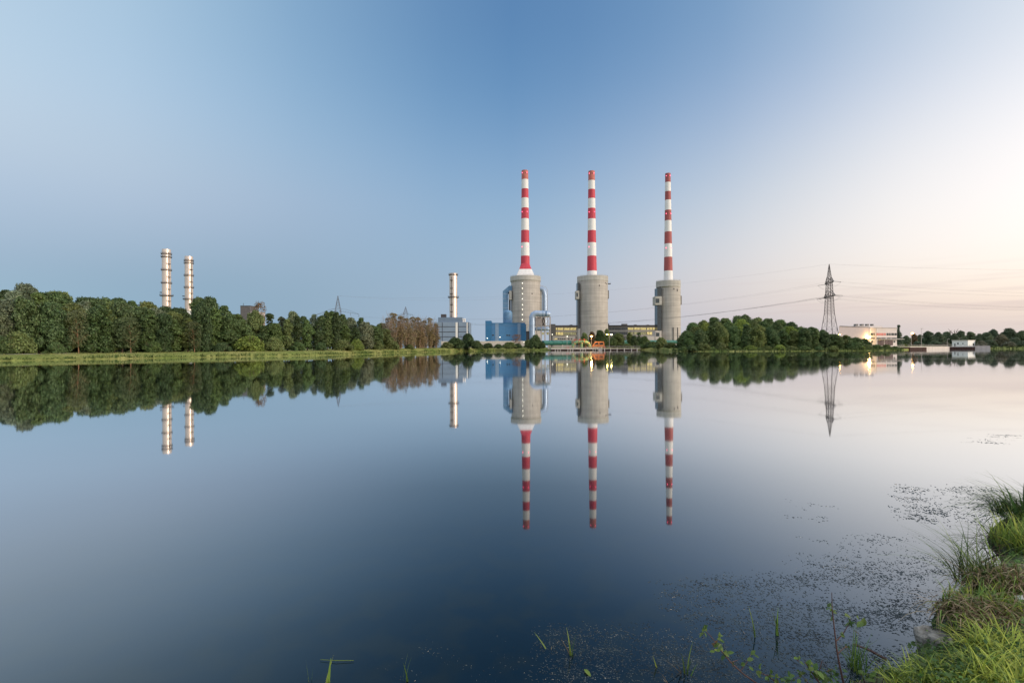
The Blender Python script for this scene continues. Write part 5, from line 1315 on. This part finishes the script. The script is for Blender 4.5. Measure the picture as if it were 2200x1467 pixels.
for i, (p, far) in enumerate(loop[:len(SHORE)]):
    x, y = p; v = (Vector(p) - CEN).normalized(); cz = crest(x, y); ximg = x / max(y, 1) * F + 1100
    if y < 20 or ximg < -500 or ximg > 2600: continue
    if x < 29:
        for k in range(10):
            s = abs(srn.normal()) * .55; t = srn.uniform(-1.3, 1.3); spots.append((x + v.x * s - v.y * t, y + v.y * s + v.x * t, .12 + s * .22 * cz, (.55 + .9 * (math.sin(i * .7) * .5 + .5) * srn.uniform(.5, 1)) * (1 if y < 300 else 1.2)))
        for k in range(26):
            s = srn.uniform(.8, 11.5); t = srn.uniform(-1.3, 1.3)
            if 6.3 < s < 8.2: continue
            zz = np.interp(s, [q for q, _ in RINGS], [z for _, z in RINGS]) * cz; verge.append((x + v.x * s - v.y * t, y + v.y * s + v.x * t, zz - .05, srn.uniform(.5, 1.1)))
    elif 1445 < ximg < 1935 or ximg > 2112:
        for k in range(9):
            s = srn.uniform(-.6, 2.0); t = srn.uniform(-1.3, 1.3); reeds.append((x + v.x * s - v.y * t, y + v.y * s + v.x * t, .02 + max(0, s) * .3 * cz, srn.uniform(.5, 1.2) * (1 if ximg < 2000 else 1.35)))
sprigs('waterside_grass', 'rough green grass hanging over the water along the left bank', spots, (.35, .85), .07, (.075, .125, .03), 3)
sprigs('bank_grass', 'short straw-tinged grass on top of the left bank', verge, (.12, .3), .09, (.245, .255, .075), 5, 3)
sprigs('reeds', 'belt of green reeds along the water below the wooded point and far shore', reeds, (.7, 1.7), .09, (.085, .125, .04), 4, 4)
#PARTS_BELOW3
# ================================================================ the near bank under the camera
from mathutils import noise as mnoise
NP = np.array([p for p in NEAR if -20 < p[0] < 26], float)
LANDPOLY = np.vstack([NP, [(-15, -40), (25, -40)]])
def sdist(X, Y):
    """distance to the near waterline, positive on land"""
    P = np.stack([np.ravel(X), np.ravel(Y)], 1).astype(float); best = np.full(len(P), 1e9)
    for a, b in zip(NP, NP[1:]):
        ab = b - a; t = np.clip(((P - a) @ ab) / (ab @ ab), 0, 1); best = np.minimum(best, np.linalg.norm(P - a - t[:, None] * ab, axis=1))
    ins = np.zeros(len(P), bool); n = len(LANDPOLY); j = n - 1
    for i in range(n):
        xi, yi = LANDPOLY[i]; xj, yj = LANDPOLY[j]
        c = ((yi > P[:, 1]) != (yj > P[:, 1])) & (P[:, 0] < (xj - xi) * (P[:, 1] - yi) / (yj - yi + 1e-12) + xi); ins ^= c; j = i
    return np.where(ins, best, -best)
def bank_h(X, Y):
    X, Y = np.ravel(X).astype(float), np.ravel(Y).astype(float)
    wob = 0.10 * np.sin(3.1 * X + 1.7 * Y) * np.sin(2.3 * Y - X) + .05 * np.sin(7.3 * X + 2) * np.sin(6.1 * Y + 1)
    s = sdist(X, Y) + wob * .8
    k = np.clip((X - 1.3) / 1.4, 0, 1); k = k * k * (3 - 2 * k); s0 = np.maximum(s, 0)
    low = .03 + .20 * s0; high = .04 + .24 * (1 - np.exp(-s0 / .16)) + .11 * s0
    h = np.minimum((1 - k) * low + k * high, .62)
    h += np.where(s > .1, 1, 0) * (.03 * np.sin(9 * X + 3 * Y) * np.sin(8 * Y - 2 * X) + .015 * np.sin(23 * X) * np.sin(19 * Y + X)) * k
    return np.where(s > 0, h, np.maximum(-.8, s * .9 - .02))
gxs, gys = np.arange(-8, 16.01, .1), np.arange(-6, 14.01, .1)
fx_, fy_ = np.arange(1.2, 6.6, .04), np.arange(1.6, 6.6, .04)
gxs = np.unique(np.round(np.concatenate([gxs[(gxs < 1.2) | (gxs > 6.6)], fx_]), 3)); gys = np.unique(np.round(np.concatenate([gys[(gys < 1.6) | (gys > 6.6)], fy_]), 3))
GX, GY = np.meshgrid(gxs, gys); GH = bank_h(GX, GY)
nx, ny = len(gxs), len(gys); ii, jj = np.meshgrid(np.arange(nx - 1), np.arange(ny - 1)); q = (jj * nx + ii).ravel()
me = mesh_np('near_bank', np.stack([GX.ravel(), GY.ravel(), GH], 1), np.stack([q, q + 1, q + nx + 1, q + nx], 1), None)
me.materials.clear()
bm_, nt, N, L, b = new_mat('bank_soil')
tcn = N.new('ShaderNodeTexCoord'); n1 = gnoise(2.2, 5); n2 = gnoise(22, 5)
r1 = N.new('ShaderNodeValToRGB'); e = r1.color_ramp.elements
e[0].position = .38; e[0].color = (.030, .024, .015, 1); e[1].position = .62; e[1].color = (.055, .075, .022, 1)
L.new(n1.outputs['Fac'], r1.inputs['Fac']); hs = N.new('ShaderNodeHueSaturation'); mr = N.new('ShaderNodeMapRange'); mr.inputs['To Min'].default_value = .4; mr.inputs['To Max'].default_value = 1.6
L.new(n2.outputs['Fac'], mr.inputs['Value']); L.new(mr.outputs[0], hs.inputs['Value']); L.new(r1.outputs['Color'], hs.inputs['Color']); L.new(hs.outputs[0], b.inputs['Base Color'])
b.inputs['Roughness'].default_value = .95; bp = N.new('ShaderNodeBump'); bp.inputs['Distance'].default_value = .03; L.new(n2.outputs['Fac'], bp.inputs['Height']); L.new(bp.outputs['Normal'], b.inputs['Normal'])
me.materials.append(bm_); o = bpy.data.objects.new('near_bank', me); COL.objects.link(o); me.polygons.foreach_set('use_smooth', [True] * len(me.polygons))
tag(o, 'dark soil of the near bank under the grass at lower right', kind='structure')

def on_bank(x, y):
    """point of the near bank seen at photo (x, y)"""
    z = .1
    for _ in range(25):
        u, v = uv(x, y); d = (HC - z) * F / v; X = u * d / F; z = .6 * z + .4 * max(0, float(bank_h([X], [d])[0]))
    return Vector((X, d, z))

GC = {'bright': (.40, .46, .075), 'mid': (.17, .25, .05), 'sedge': (.062, .115, .034), 'straw': (.36, .275, .17), 'clover': (.115, .22, .05), 'dark': (.045, .075, .028), 'brownish': (.12, .08, .04), 'leafgreen': (.105, .165, .042)}
GM = {k: mat_leaf('blade_' + k, .3, .35, .45, c) for k, c in GC.items()}
GKEYS = list(GM); GMATS = [GM[k] for k in GKEYS]
grn = random.Random(21)
def tussock(name, label, p, n, ln, wd, cols, lean=(.05, .9), droop=(.6, 1.6), spread=.16, aim=None, group='grass tussocks on the near bank', cat='grass tussock', asp=1.0):
    m = MB()
    for i in range(n):
        a = grn.uniform(0, 6.283) if aim is None else aim + grn.gauss(0, 1.0)
        rr = spread * math.sqrt(grn.random()); ba = grn.uniform(0, 6.283)
        bx, by = p.x + rr * math.cos(ba) * asp, p.y + rr * math.sin(ba)
        bz = max(p.z - .06, float(p.z) - rr * .25)
        m.blade((bx, by, bz), a, grn.uniform(*lean), grn.uniform(*ln), wd * grn.uniform(.7, 1.3), grn.uniform(*droop), 4, GKEYS.index(grn.choice(cols)))
    o = m.build(name, GMATS, None, origin=tuple(p)); return tag(o, label, cat, group)
def bp_(x, y, dz=0): v = on_bank(x, y); v.z += dz; return v
tussock('sedge_tussock', 'dark green sedge mound overhanging the water at the right edge, highest on the bank', bp_(2216, 1124, .12), 520, (.35, .70), .009, ['sedge', 'sedge', 'mid', 'dark'], (.5, 1.2), (.9, 2.0), .26, aim=R(175), asp=1.3)
m = MB(); p = bp_(2198, 1140, .15)
for (tx, ty, w) in ((2138, 1062, .020), (2168, 1040, .026), (2185, 1052, .018), (2196, 1036, .022), (2180, 1085, .022)):
    tip = W(tx, ty, p.y - .1); d_ = tip - p; m.blade(p + Vector((grn.uniform(-.08, .12), 0, 0)), math.atan2(d_.y, d_.x), math.atan2(math.hypot(d_.x, d_.y), d_.z) * .75, d_.length * 1.04, w, .35, 6, GKEYS.index('sedge'))
tag(m.build('iris_clump', GMATS, None, origin=tuple(p)), 'few broad upright green blades rising from the sedge mound at the right edge', 'reed clump')
tussock('grass_tussock', 'short yellow-green tussock on a dark clod at the water, below the sedge mound', bp_(2200, 1186, .10), 420, (.14, .36), .010, ['bright', 'mid', 'mid'], (.0, .8), (.3, 1.2), .26)
tussock('dead_sedge', 'dark dead blades drooping to the water under the yellow-green clod', bp_(2172, 1196, .10), 170, (.3, .6), .007, ['dark', 'brownish', 'sedge'], (.6, 1.3), (.8, 1.8), .2, aim=R(185))
tussock('sedge_tussock', 'loose green sedge with long thin blades fanning left over the water', bp_(2118, 1266, .05), 190, (.30, .68), .0075, ['sedge', 'mid', 'sedge', 'dark'], (.1, 1.0), (.5, 1.4), .2, aim=R(150))
tussock('straw_tussock', 'straw-coloured dry tussock hanging down behind the loose sedge', bp_(2188, 1268, .08), 640, (.18, .38), .009, ['straw', 'straw', 'straw', 'brownish', 'mid'], (.2, 1.2), (1.2, 2.6), .27, aim=R(240), asp=1.4)
tussock('straw_tussock', 'half-dry tussock with pale blades spilling over the bank above the stone', bp_(2106, 1330, .07), 560, (.14, .32), .009, ['straw', 'straw', 'mid', 'brownish'], (.3, 1.2), (1.2, 2.6), .19, aim=R(245), asp=1.6)
tussock('grass_tussock', 'fresh green tuft crowning the half-dry tussock above the stone', bp_(2112, 1312, .08), 240, (.06, .18), .008, ['mid', 'mid', 'bright', 'clover'], (.0, .9), (.4, 1.4), .17, asp=1.6)
tussock('grass_tussock', 'big bright yellow-green tussock at the right edge, above the lowest corner', bp_(2160, 1402, .02), 520, (.10, .25), .009, ['bright', 'bright', 'bright', 'mid'], (.1, 1.2), (.8, 2.0), .16, asp=1.5)
tussock('grass_tussock', 'bright yellow-green tussock filling the lowest right corner', bp_(2172, 1462, .02), 560, (.10, .24), .009, ['bright', 'bright', 'mid'], (.1, 1.2), (.8, 2.0), .17, asp=1.4)
tussock('grass_tussock', 'bright low tussock along the bottom edge, left of the stone', bp_(1990, 1462, .0), 380, (.06, .17), .008, ['bright', 'mid', 'bright', 'mid'], (.1, 1.2), (.6, 1.8), .13, asp=1.6)
tussock('grass_tussock', 'mid green tussock on the bottom edge between the two bright ones', bp_(2066, 1458, .0), 360, (.07, .18), .008, ['mid', 'bright', 'mid'], (.1, 1.1), (.6, 1.8), .15, asp=1.5)
tussock('grass_tussock', 'small thin tuft beside the red-stemmed sapling at the bottom edge', bp_(1842, 1440, .0), 46, (.12, .32), .006, ['mid', 'clover'], (.0, .6), (.2, .7), .05)
tussock('grass_tussock', 'green tuft at the right edge between the straw tussock and the bright one', bp_(2192, 1330, .02), 260, (.07, .18), .009, ['mid', 'bright', 'mid', 'clover'], (.1, 1.0), (.5, 1.5), .18)

def scatter(n, cond, seed, region=(1.2, 8.2, 1.9, 8.4)):
    rng = np.random.default_rng(seed); X = rng.uniform(region[0], region[1], n); Y = rng.uniform(region[2], region[3], n); s = sdist(X, Y)
    nz = np.array([mnoise.noise(Vector((x * 1.6, y * 1.6, seed))) for x, y in zip(X, Y)]); k = (s > .03) & (X < Y * 1.12 + .4) & cond(X, Y, s, nz)
    return X[k], Y[k], bank_h(X[k], Y[k]), s[k], nz[k]
m = MB(); X, Y, Z, S, Q = scatter(26000, lambda x, y, s, q: q > -.25, 3)
for x, y, z, q in zip(X, Y, Z, Q):
    m.blade((x, y, z - .01), grn.uniform(0, 6.28), grn.uniform(.05, .9), grn.uniform(.025, .075) * (1 + max(0, q)), .006 * grn.uniform(.7, 1.3), grn.uniform(.3, 1.3), 3, GKEYS.index('bright' if q + grn.gauss(0, .15) > .22 else 'mid' if grn.random() > .15 else 'straw'))
tag(m.build('grass', GMATS), 'short mixed grass covering the near bank', kind='stuff')
rng = np.random.default_rng(8); X, Y, Z, S, Q = scatter(46000, lambda x, y, s, q: (q < .12) | (y > 3.55), 6)
P = np.stack([X, Y, Z + rng.uniform(.0, .07, len(X))], 1); Nn = rng.normal(size=P.shape) * .45 + np.array([0, -.15, 1]); Nn /= np.linalg.norm(Nn, axis=1, keepdims=True)
V, Fc = leaf_cards(P, Nn, rng.uniform(.006, .014, len(P)), rng, 1.0)
o = bpy.data.objects.new('clover', mesh_np('clover', V, Fc, GM['clover'])); COL.objects.link(o); tag(o, 'small-leaved ground cover between the tussocks of the near bank', kind='stuff')
sel = (X < 3.1) & (S < .55); P2 = P[sel] + np.array([0, 0, .03]); P2 = np.concatenate([P2, P2 + rng.normal(size=P2.shape) * .04]); P2[:, 2] = np.maximum(P2[:, 2], .02); N2 = rng.normal(size=P2.shape) + np.array([0, 0, .8]); N2 /= np.linalg.norm(N2, axis=1, keepdims=True)
V, Fc = leaf_cards(P2, N2, rng.uniform(.007, .016, len(P2)), rng, 1.2)
o = bpy.data.objects.new('creeping_weeds', mesh_np('creeping_weeds', V, Fc, GM['sedge'])); COL.objects.link(o); tag(o, 'dark creeping weeds along the edge of the near bank', kind='stuff')

# the stone at the waterline
import bmesh
bs = bmesh.new(); bmesh.ops.create_icosphere(bs, subdivisions=4, radius=1); p = on_bank(2010, 1384)
for v in bs.verts:
    c = v.co.copy(); k = 1 + .22 * mnoise.noise(c * 1.3) + .10 * mnoise.noise(c * 3.1) + .04 * mnoise.noise(c * 9); c = Vector((max(-.8, min(.85, c.x)), max(-.8, min(.8, c.y)), max(-.7, min(.62, c.z)))); v.co = Vector((c.x * .135 * k, c.y * .11 * k, c.z * .10 * k))
me = bpy.data.meshes.new('stone'); bs.to_mesh(me); bs.free(); me.materials.append(M['stone']); me.polygons.foreach_set('use_smooth', [True] * len(me.polygons))
o = bpy.data.objects.new('stone', me); COL.objects.link(o); o.location = (p.x, p.y, p.z + .02); o.rotation_euler = (.1, .15, .4); tag(o, 'grey lichen-specked stone at the water\'s edge below the half-dry tussock', 'stone')
bs = bmesh.new(); bmesh.ops.create_icosphere(bs, subdivisions=3, radius=1); p = on_bank(2196, 1296)
for v in bs.verts: v.co = Vector((v.co.x * .04, v.co.y * .035, v.co.z * .03)) * (1 + .3 * mnoise.noise(v.co * 1.5))
me = bpy.data.meshes.new('stone'); bs.to_mesh(me); bs.free(); me.materials.append(M['hut_white']); o = bpy.data.objects.new('stone', me); COL.objects.link(o); o.location = (p.x, p.y, p.z + .03)
tag(o, 'small white stone lying in the grass at the right edge', 'stone')

# ================================================================ saplings and reeds
def leaf(m, p, d, up, ln, wd, mi):
    d = d.normalized(); s = d.cross(up); s = s.normalized() if s.length > 1e-4 else Vector((1, 0, 0)); n = s.cross(d); b = len(m.v)
    for t, w in ((0, .02), (.25, .8), (.55, 1), (.82, .6), (1, .02)):
        c = p + d * ln * t - n * (ln * .18 * t * t)
        for k in (-1, 0, 1): m.v.append(tuple(c + s * (k * wd * w * .5) + n * (abs(k) * wd * .13 * w)))
    for i in range(4):
        for k in range(2): q = b + i * 3 + k; m.face((q, q + 1, q + 4, q + 3), mi)
def twig_plant(name, label, d, stems, leaves, cat='sapling', group=None, r0=.0055):
    """stems: photo polylines at depth d; leaves: (x, y, count, size m, colour)"""
    base = W(*stems[0][0], d); t = thing(name, base, label, cat, group); rn = random.Random(int(base.x * 1000))
    m = MB()
    for j, s in enumerate(stems):
        pts = [W(x, y, d + (i * .015 if j else 0)) for i, (x, y) in enumerate(s)]; n = len(pts)
        m.tube(pts, [(r0 if j == 0 else r0 * .6) * (1 - .7 * i / (n - 1)) for i in range(n)], 6)
    m.build('stem', M['twig'], t)
    for (x, y, cnt, sz, key) in leaves:
        p = W(x, y, d + rn.uniform(-.02, .02)); m = MB()
        for k in range(cnt + 1):
            a = rn.uniform(0, 6.28); dv = Vector((math.cos(a), rn.uniform(-.6, .4), math.sin(a) * .8 + .25)); leaf(m, p + Vector((rn.uniform(-1, 1), rn.uniform(-1, 1), rn.uniform(-1, 1))) * sz * .35, dv, Vector((rn.uniform(-.8, .8), rn.uniform(-.9, .2), .8)), sz * rn.uniform(.65, 1.15), sz * rn.uniform(.42, .66), GKEYS.index({'clover': 'leafgreen', 'mid': 'leafgreen', 'bright': 'mid'}.get(key, key) if rn.random() < .75 else 'sedge'))
        m.build('leaf', GMATS, t)
    return t
twig_plant('alder_sapling', 'tall red-stemmed sapling with few leaves, rising over the water at the bottom edge', 3.10, [[(1812, 1466), (1803, 1425), (1797, 1390), (1792, 1345), (1788, 1310), (1787, 1272)], [(1797, 1376), (1810, 1362), (1822, 1343), (1829, 1328)], [(1801, 1402), (1812, 1392), (1820, 1388)]],
           [(1783, 1304, 3, .035, 'clover'), (1789, 1316, 2, .03, 'clover'), (1806, 1356, 2, .03, 'clover'), (1836, 1334, 1, .065, 'mid'), (1830, 1345, 2, .055, 'brownish'), (1822, 1384, 2, .025, 'brownish'), (1788, 1332, 1, .02, 'mid'), (1850, 1338, 2, .05, 'clover')], r0=.0062)
twig_plant('leaning_sapling', 'leafy sapling leaning left over the water along the bottom edge', 3.12, [[(1630, 1470), (1597, 1447), (1570, 1422), (1548, 1395), (1532, 1372), (1512, 1350)], [(1590, 1441), (1606, 1420), (1614, 1402)], [(1570, 1422), (1588, 1416)]],
           [(1514, 1352, 4, .045, 'clover'), (1540, 1368, 4, .042, 'mid'), (1536, 1380, 2, .03, 'brownish'), (1545, 1385, 3, .035, 'clover'), (1558, 1402, 5, .045, 'mid'), (1540, 1398, 2, .03, 'bright'), (1600, 1418, 3, .04, 'clover'), (1614, 1402, 2, .035, 'clover'), (1575, 1424, 2, .03, 'brownish'), (1625, 1442, 3, .035, 'clover')])
twig_plant('low_sapling', 'low leafy shoot at the bottom edge, between the two saplings', 3.1, [[(1676, 1472), (1652, 1452), (1632, 1444)], [(1652, 1452), (1648, 1446)], [(1672, 1468), (1668, 1446)]],
           [(1634, 1440, 3, .035, 'clover'), (1652, 1450, 4, .035, 'mid'), (1664, 1458, 4, .035, 'clover'), (1672, 1464, 3, .035, 'mid')])
twig_plant('bramble', 'tangled bramble with broad green leaves left of the red-stemmed sapling', 3.05, [[(1765, 1472), (1745, 1445), (1728, 1420)], [(1755, 1462), (1766, 1418), (1788, 1448)], [(1740, 1470), (1722, 1450), (1700, 1462)], [(1716, 1420), (1706, 1412)]],
           [(1735, 1428, 4, .055, 'clover'), (1750, 1440, 4, .05, 'mid'), (1760, 1452, 5, .045, 'clover'), (1720, 1450, 4, .045, 'mid'), (1702, 1460, 4, .04, 'clover'), (1712, 1416, 2, .03, 'bright'), (1690, 1462, 3, .04, 'sedge'), (1784, 1440, 3, .03, 'brownish'), (1776, 1462, 4, .045, 'mid')], cat='bramble')
twig_plant('low_sapling', 'low broad-leaved weeds on the bottom edge, right of the red-stemmed sapling', 3.05, [[(1876, 1478), (1858, 1466), (1850, 1446)], [(1876, 1478), (1873, 1466), (1874, 1448)], [(1876, 1478), (1884, 1460), (1886, 1424)], [(1876, 1478), (1896, 1464), (1908, 1438)]],
           [(1848, 1448, 5, .045, 'clover'), (1862, 1452, 5, .045, 'mid'), (1876, 1450, 5, .04, 'clover'), (1890, 1446, 4, .04, 'mid'), (1906, 1440, 5, .04, 'clover'), (1920, 1448, 5, .04, 'mid')], cat='weeds')
tag(bpy.data.objects['low_sapling.001'], cat='weeds')

def reed(label, base, tips, cols, wd=.012, curl=.35):
    p = on_water(*base); p.z = -.05; m = MB()
    for i, (tx, ty) in enumerate(tips):
        tip = W(tx, ty, p.y + grn.uniform(-.05, .05)); q = p + Vector((grn.uniform(-.02, .02), grn.uniform(-.02, .02), 0)); d_ = tip - q
        az = math.atan2(d_.y, d_.x) if abs(d_.x) > .02 else grn.uniform(-.5, .5); ln = math.atan2(math.hypot(d_.x, d_.y), d_.z); b = len(m.v)
        m.blade(q, az, max(0, ln - curl * .5), d_.length * 1.03, wd * 1.35 * grn.uniform(.8, 1.25), curl, 6, GKEYS.index(cols[i % len(cols)]))
    o = m.build('reed_clump', GMATS, None, origin=tuple(p)); return tag(o, label, 'reed clump', 'reeds standing in the water')
reed('single bent reed blade standing in the water left of the paired blades', (1622, 1366), [(1606, 1302), (1612, 1318)], ['mid', 'sedge'], .014)
reed('pair of upright reed blades in the water, nearest to the red-stemmed sapling', (1668, 1362), [(1656, 1312), (1672, 1303), (1668, 1328), (1676, 1340)], ['mid', 'mid', 'sedge', 'brownish'])
reed('ragged clump of broken brown-tipped reeds in the water, left of the leaning sapling', (1472, 1448), [(1473, 1378), (1442, 1405), (1428, 1418), (1462, 1402), (1500, 1425), (1480, 1425), (1464, 1455)], ['mid', 'brownish', 'brownish', 'mid', 'clover', 'sedge'], .016)
reed('short snapped reed lying tilted, left of the ragged clump', (1418, 1428), [(1403, 1409)], ['bright'], .02, .05)
reed('dry bent reed pair at the bottom edge below the snapped reed', (1440, 1466), [(1418, 1446), (1450, 1462), (1424, 1458)], ['straw', 'brownish'], .014)
reed('single slanting reed with its mirror image, left of the three-bladed clump', (1183, 1393), [(1147, 1358), (1184, 1388)], ['mid', 'straw'], .013, .25)
reed('three-bladed reed clump in the dark water below the left chimney', (1226, 1408), [(1216, 1348), (1204, 1373), (1229, 1364), (1224, 1380)], ['mid', 'brownish', 'sedge'], .016)
reed('three short reed blades at the bottom edge, just left of the picture\'s middle', (872, 1462), [(868, 1408), (886, 1411), (865, 1425), (878, 1440)], ['mid', 'sedge'], .015)
reed('two upright reed blades, leftmost at the bottom edge', (664, 1465), [(656, 1417), (670, 1424)], ['mid', 'sedge'], .014, .1)
reed('yellowish reed blades at the bottom edge, right beside the leftmost pair', (702, 1466), [(717, 1408), (711, 1414), (704, 1450)], ['bright', 'mid'], .016, .1)
m = MB(); a = on_water(688, 1416, .008); c = on_water(760, 1418, .008); m.tube([a, a.lerp(c, .5) + Vector((0, -.012, .004)), c], [.0015, .0025, .002], 5); o = m.build('floating_stalk', GM['mid'], None, origin=tuple(a)); tag(o, 'pale dry stalk floating behind the leftmost reeds', 'stalk')
m = MB(); a = on_water(1255, 1436, .012); leaf(m, a, on_water(1268, 1448, .012) - a, Vector((0, 0, 1)), .075, .03, GKEYS.index('mid')); o = m.build('floating_leaf', GMATS, None, origin=tuple(a)); tag(o, 'single pale green leaf floating right of the three-bladed reed clump', 'leaf')
m = MB(); a = on_bank(2138, 1212); a.z = .03
for dx, dz in ((-.10, .13), (-.03, .17), (.05, .10)): m.tube([a, a + Vector((dx, .02, dz)), a + Vector((dx * 2.2, .0, dz * .5))], [.006, .005, .003], 5)
m.tube([a + Vector((-.14, 0, -.01)), a + Vector((.02, .02, .05)), a + Vector((.12, 0, .07))], [.011, .009, .005], 5); o = m.build('driftwood', M['twig'], None, origin=tuple(a)); tag(o, 'dark dead twigs sticking out of the water below the yellow-green clod', 'driftwood')
m = MB(); a = on_bank(1905, 1432); a.z = .05; c = a + Vector((-.16, .10, .05)); m.tube([a, a.lerp(c, .5) + Vector((0, 0, .01)), c], [.010, .009, .006], 6); o = m.build('driftwood', M['twig'], None, origin=tuple(a)); tag(o, 'short dark stick slanting into the water left of the stone', 'driftwood')

# ================================================================ floating weed
rng = np.random.default_rng(17); V, Fc = [], []
def bits(x0, x1, y0, y1, clusters, slope=.0, per=(7, 20), sz=1.0, skew=0):
    for _ in range(clusters):
        y = rng.uniform(y0, y1); x = rng.uniform(x0, x1) + skew * (y - y0)
        nzv = mnoise.noise(Vector((x * .012, y * .02, 3)))
        if nzv < rng.uniform(-.45, .15): continue
        c = on_water(x, y); a0 = rng.normal() * .5 - .55; L0 = rng.uniform(.05, .28) * (c.y / 4) ** .5; k = int(rng.integers(*per))
        for i in range(k):
            t = rng.uniform(-1, 1) * L0; px_ = c.x + math.cos(a0) * t + rng.normal() * .03; py_ = c.y + math.sin(a0) * t + rng.normal() * .03
            l, w, h = rng.uniform(.006, .020) * sz, rng.uniform(.0015, .004) * sz, rng.uniform(.002, .006) * sz; a = a0 + rng.normal() * .45; ca, sa = math.cos(a), math.sin(a); b0 = len(V)
            for (q, s_, z) in ((-l, 0, -.002), (0, -w, -.002), (l, 0, -.002), (0, w, -.002), (-l * .35, 0, h), (l * .35, rng.normal() * w * .4, h * rng.uniform(.5, 1))):
                V.append((px_ + q * ca - s_ * sa, py_ + q * sa + s_ * ca, z))
            Fc.extend([(b0, b0 + 1, b0 + 5, b0 + 4), (b0 + 1, b0 + 2, b0 + 5, b0 + 5), (b0 + 2, b0 + 3, b0 + 4, b0 + 5), (b0 + 3, b0, b0 + 4, b0 + 4)])
bits(1945, 2165, 1046, 1122, 160, sz=1.05); bits(1730, 2030, 1150, 1340, 400, sz=.82); bits(1440, 1950, 1240, 1467, 760, sz=.85); bits(1180, 1500, 1345, 1467, 260, sz=.75); bits(830, 1260, 1395, 1467, 60, per=(3, 9), sz=.7); bits(2095, 2200, 934, 952, 14, sz=1.1); bits(1690, 1800, 1085, 1120, 8); bits(2030, 2150, 1130, 1250, 14, sz=.8)
V = np.array(V); Fc = np.array(Fc); keep = sdist(V[:, 0], V[:, 1]) < .02; fk = keep[Fc].all(1); Fc = Fc[fk]
tri = [tuple(dict.fromkeys(f)) for f in Fc.tolist()]
me = bpy.data.meshes.new('floating_weed'); me.from_pydata(V.tolist(), [], tri); me.materials.append(M['weed']); me.update()
o = bpy.data.objects.new('floating_weed', me); COL.objects.link(o); tag(o, 'specks of dark pondweed floating on the water at lower right', kind='stuff')
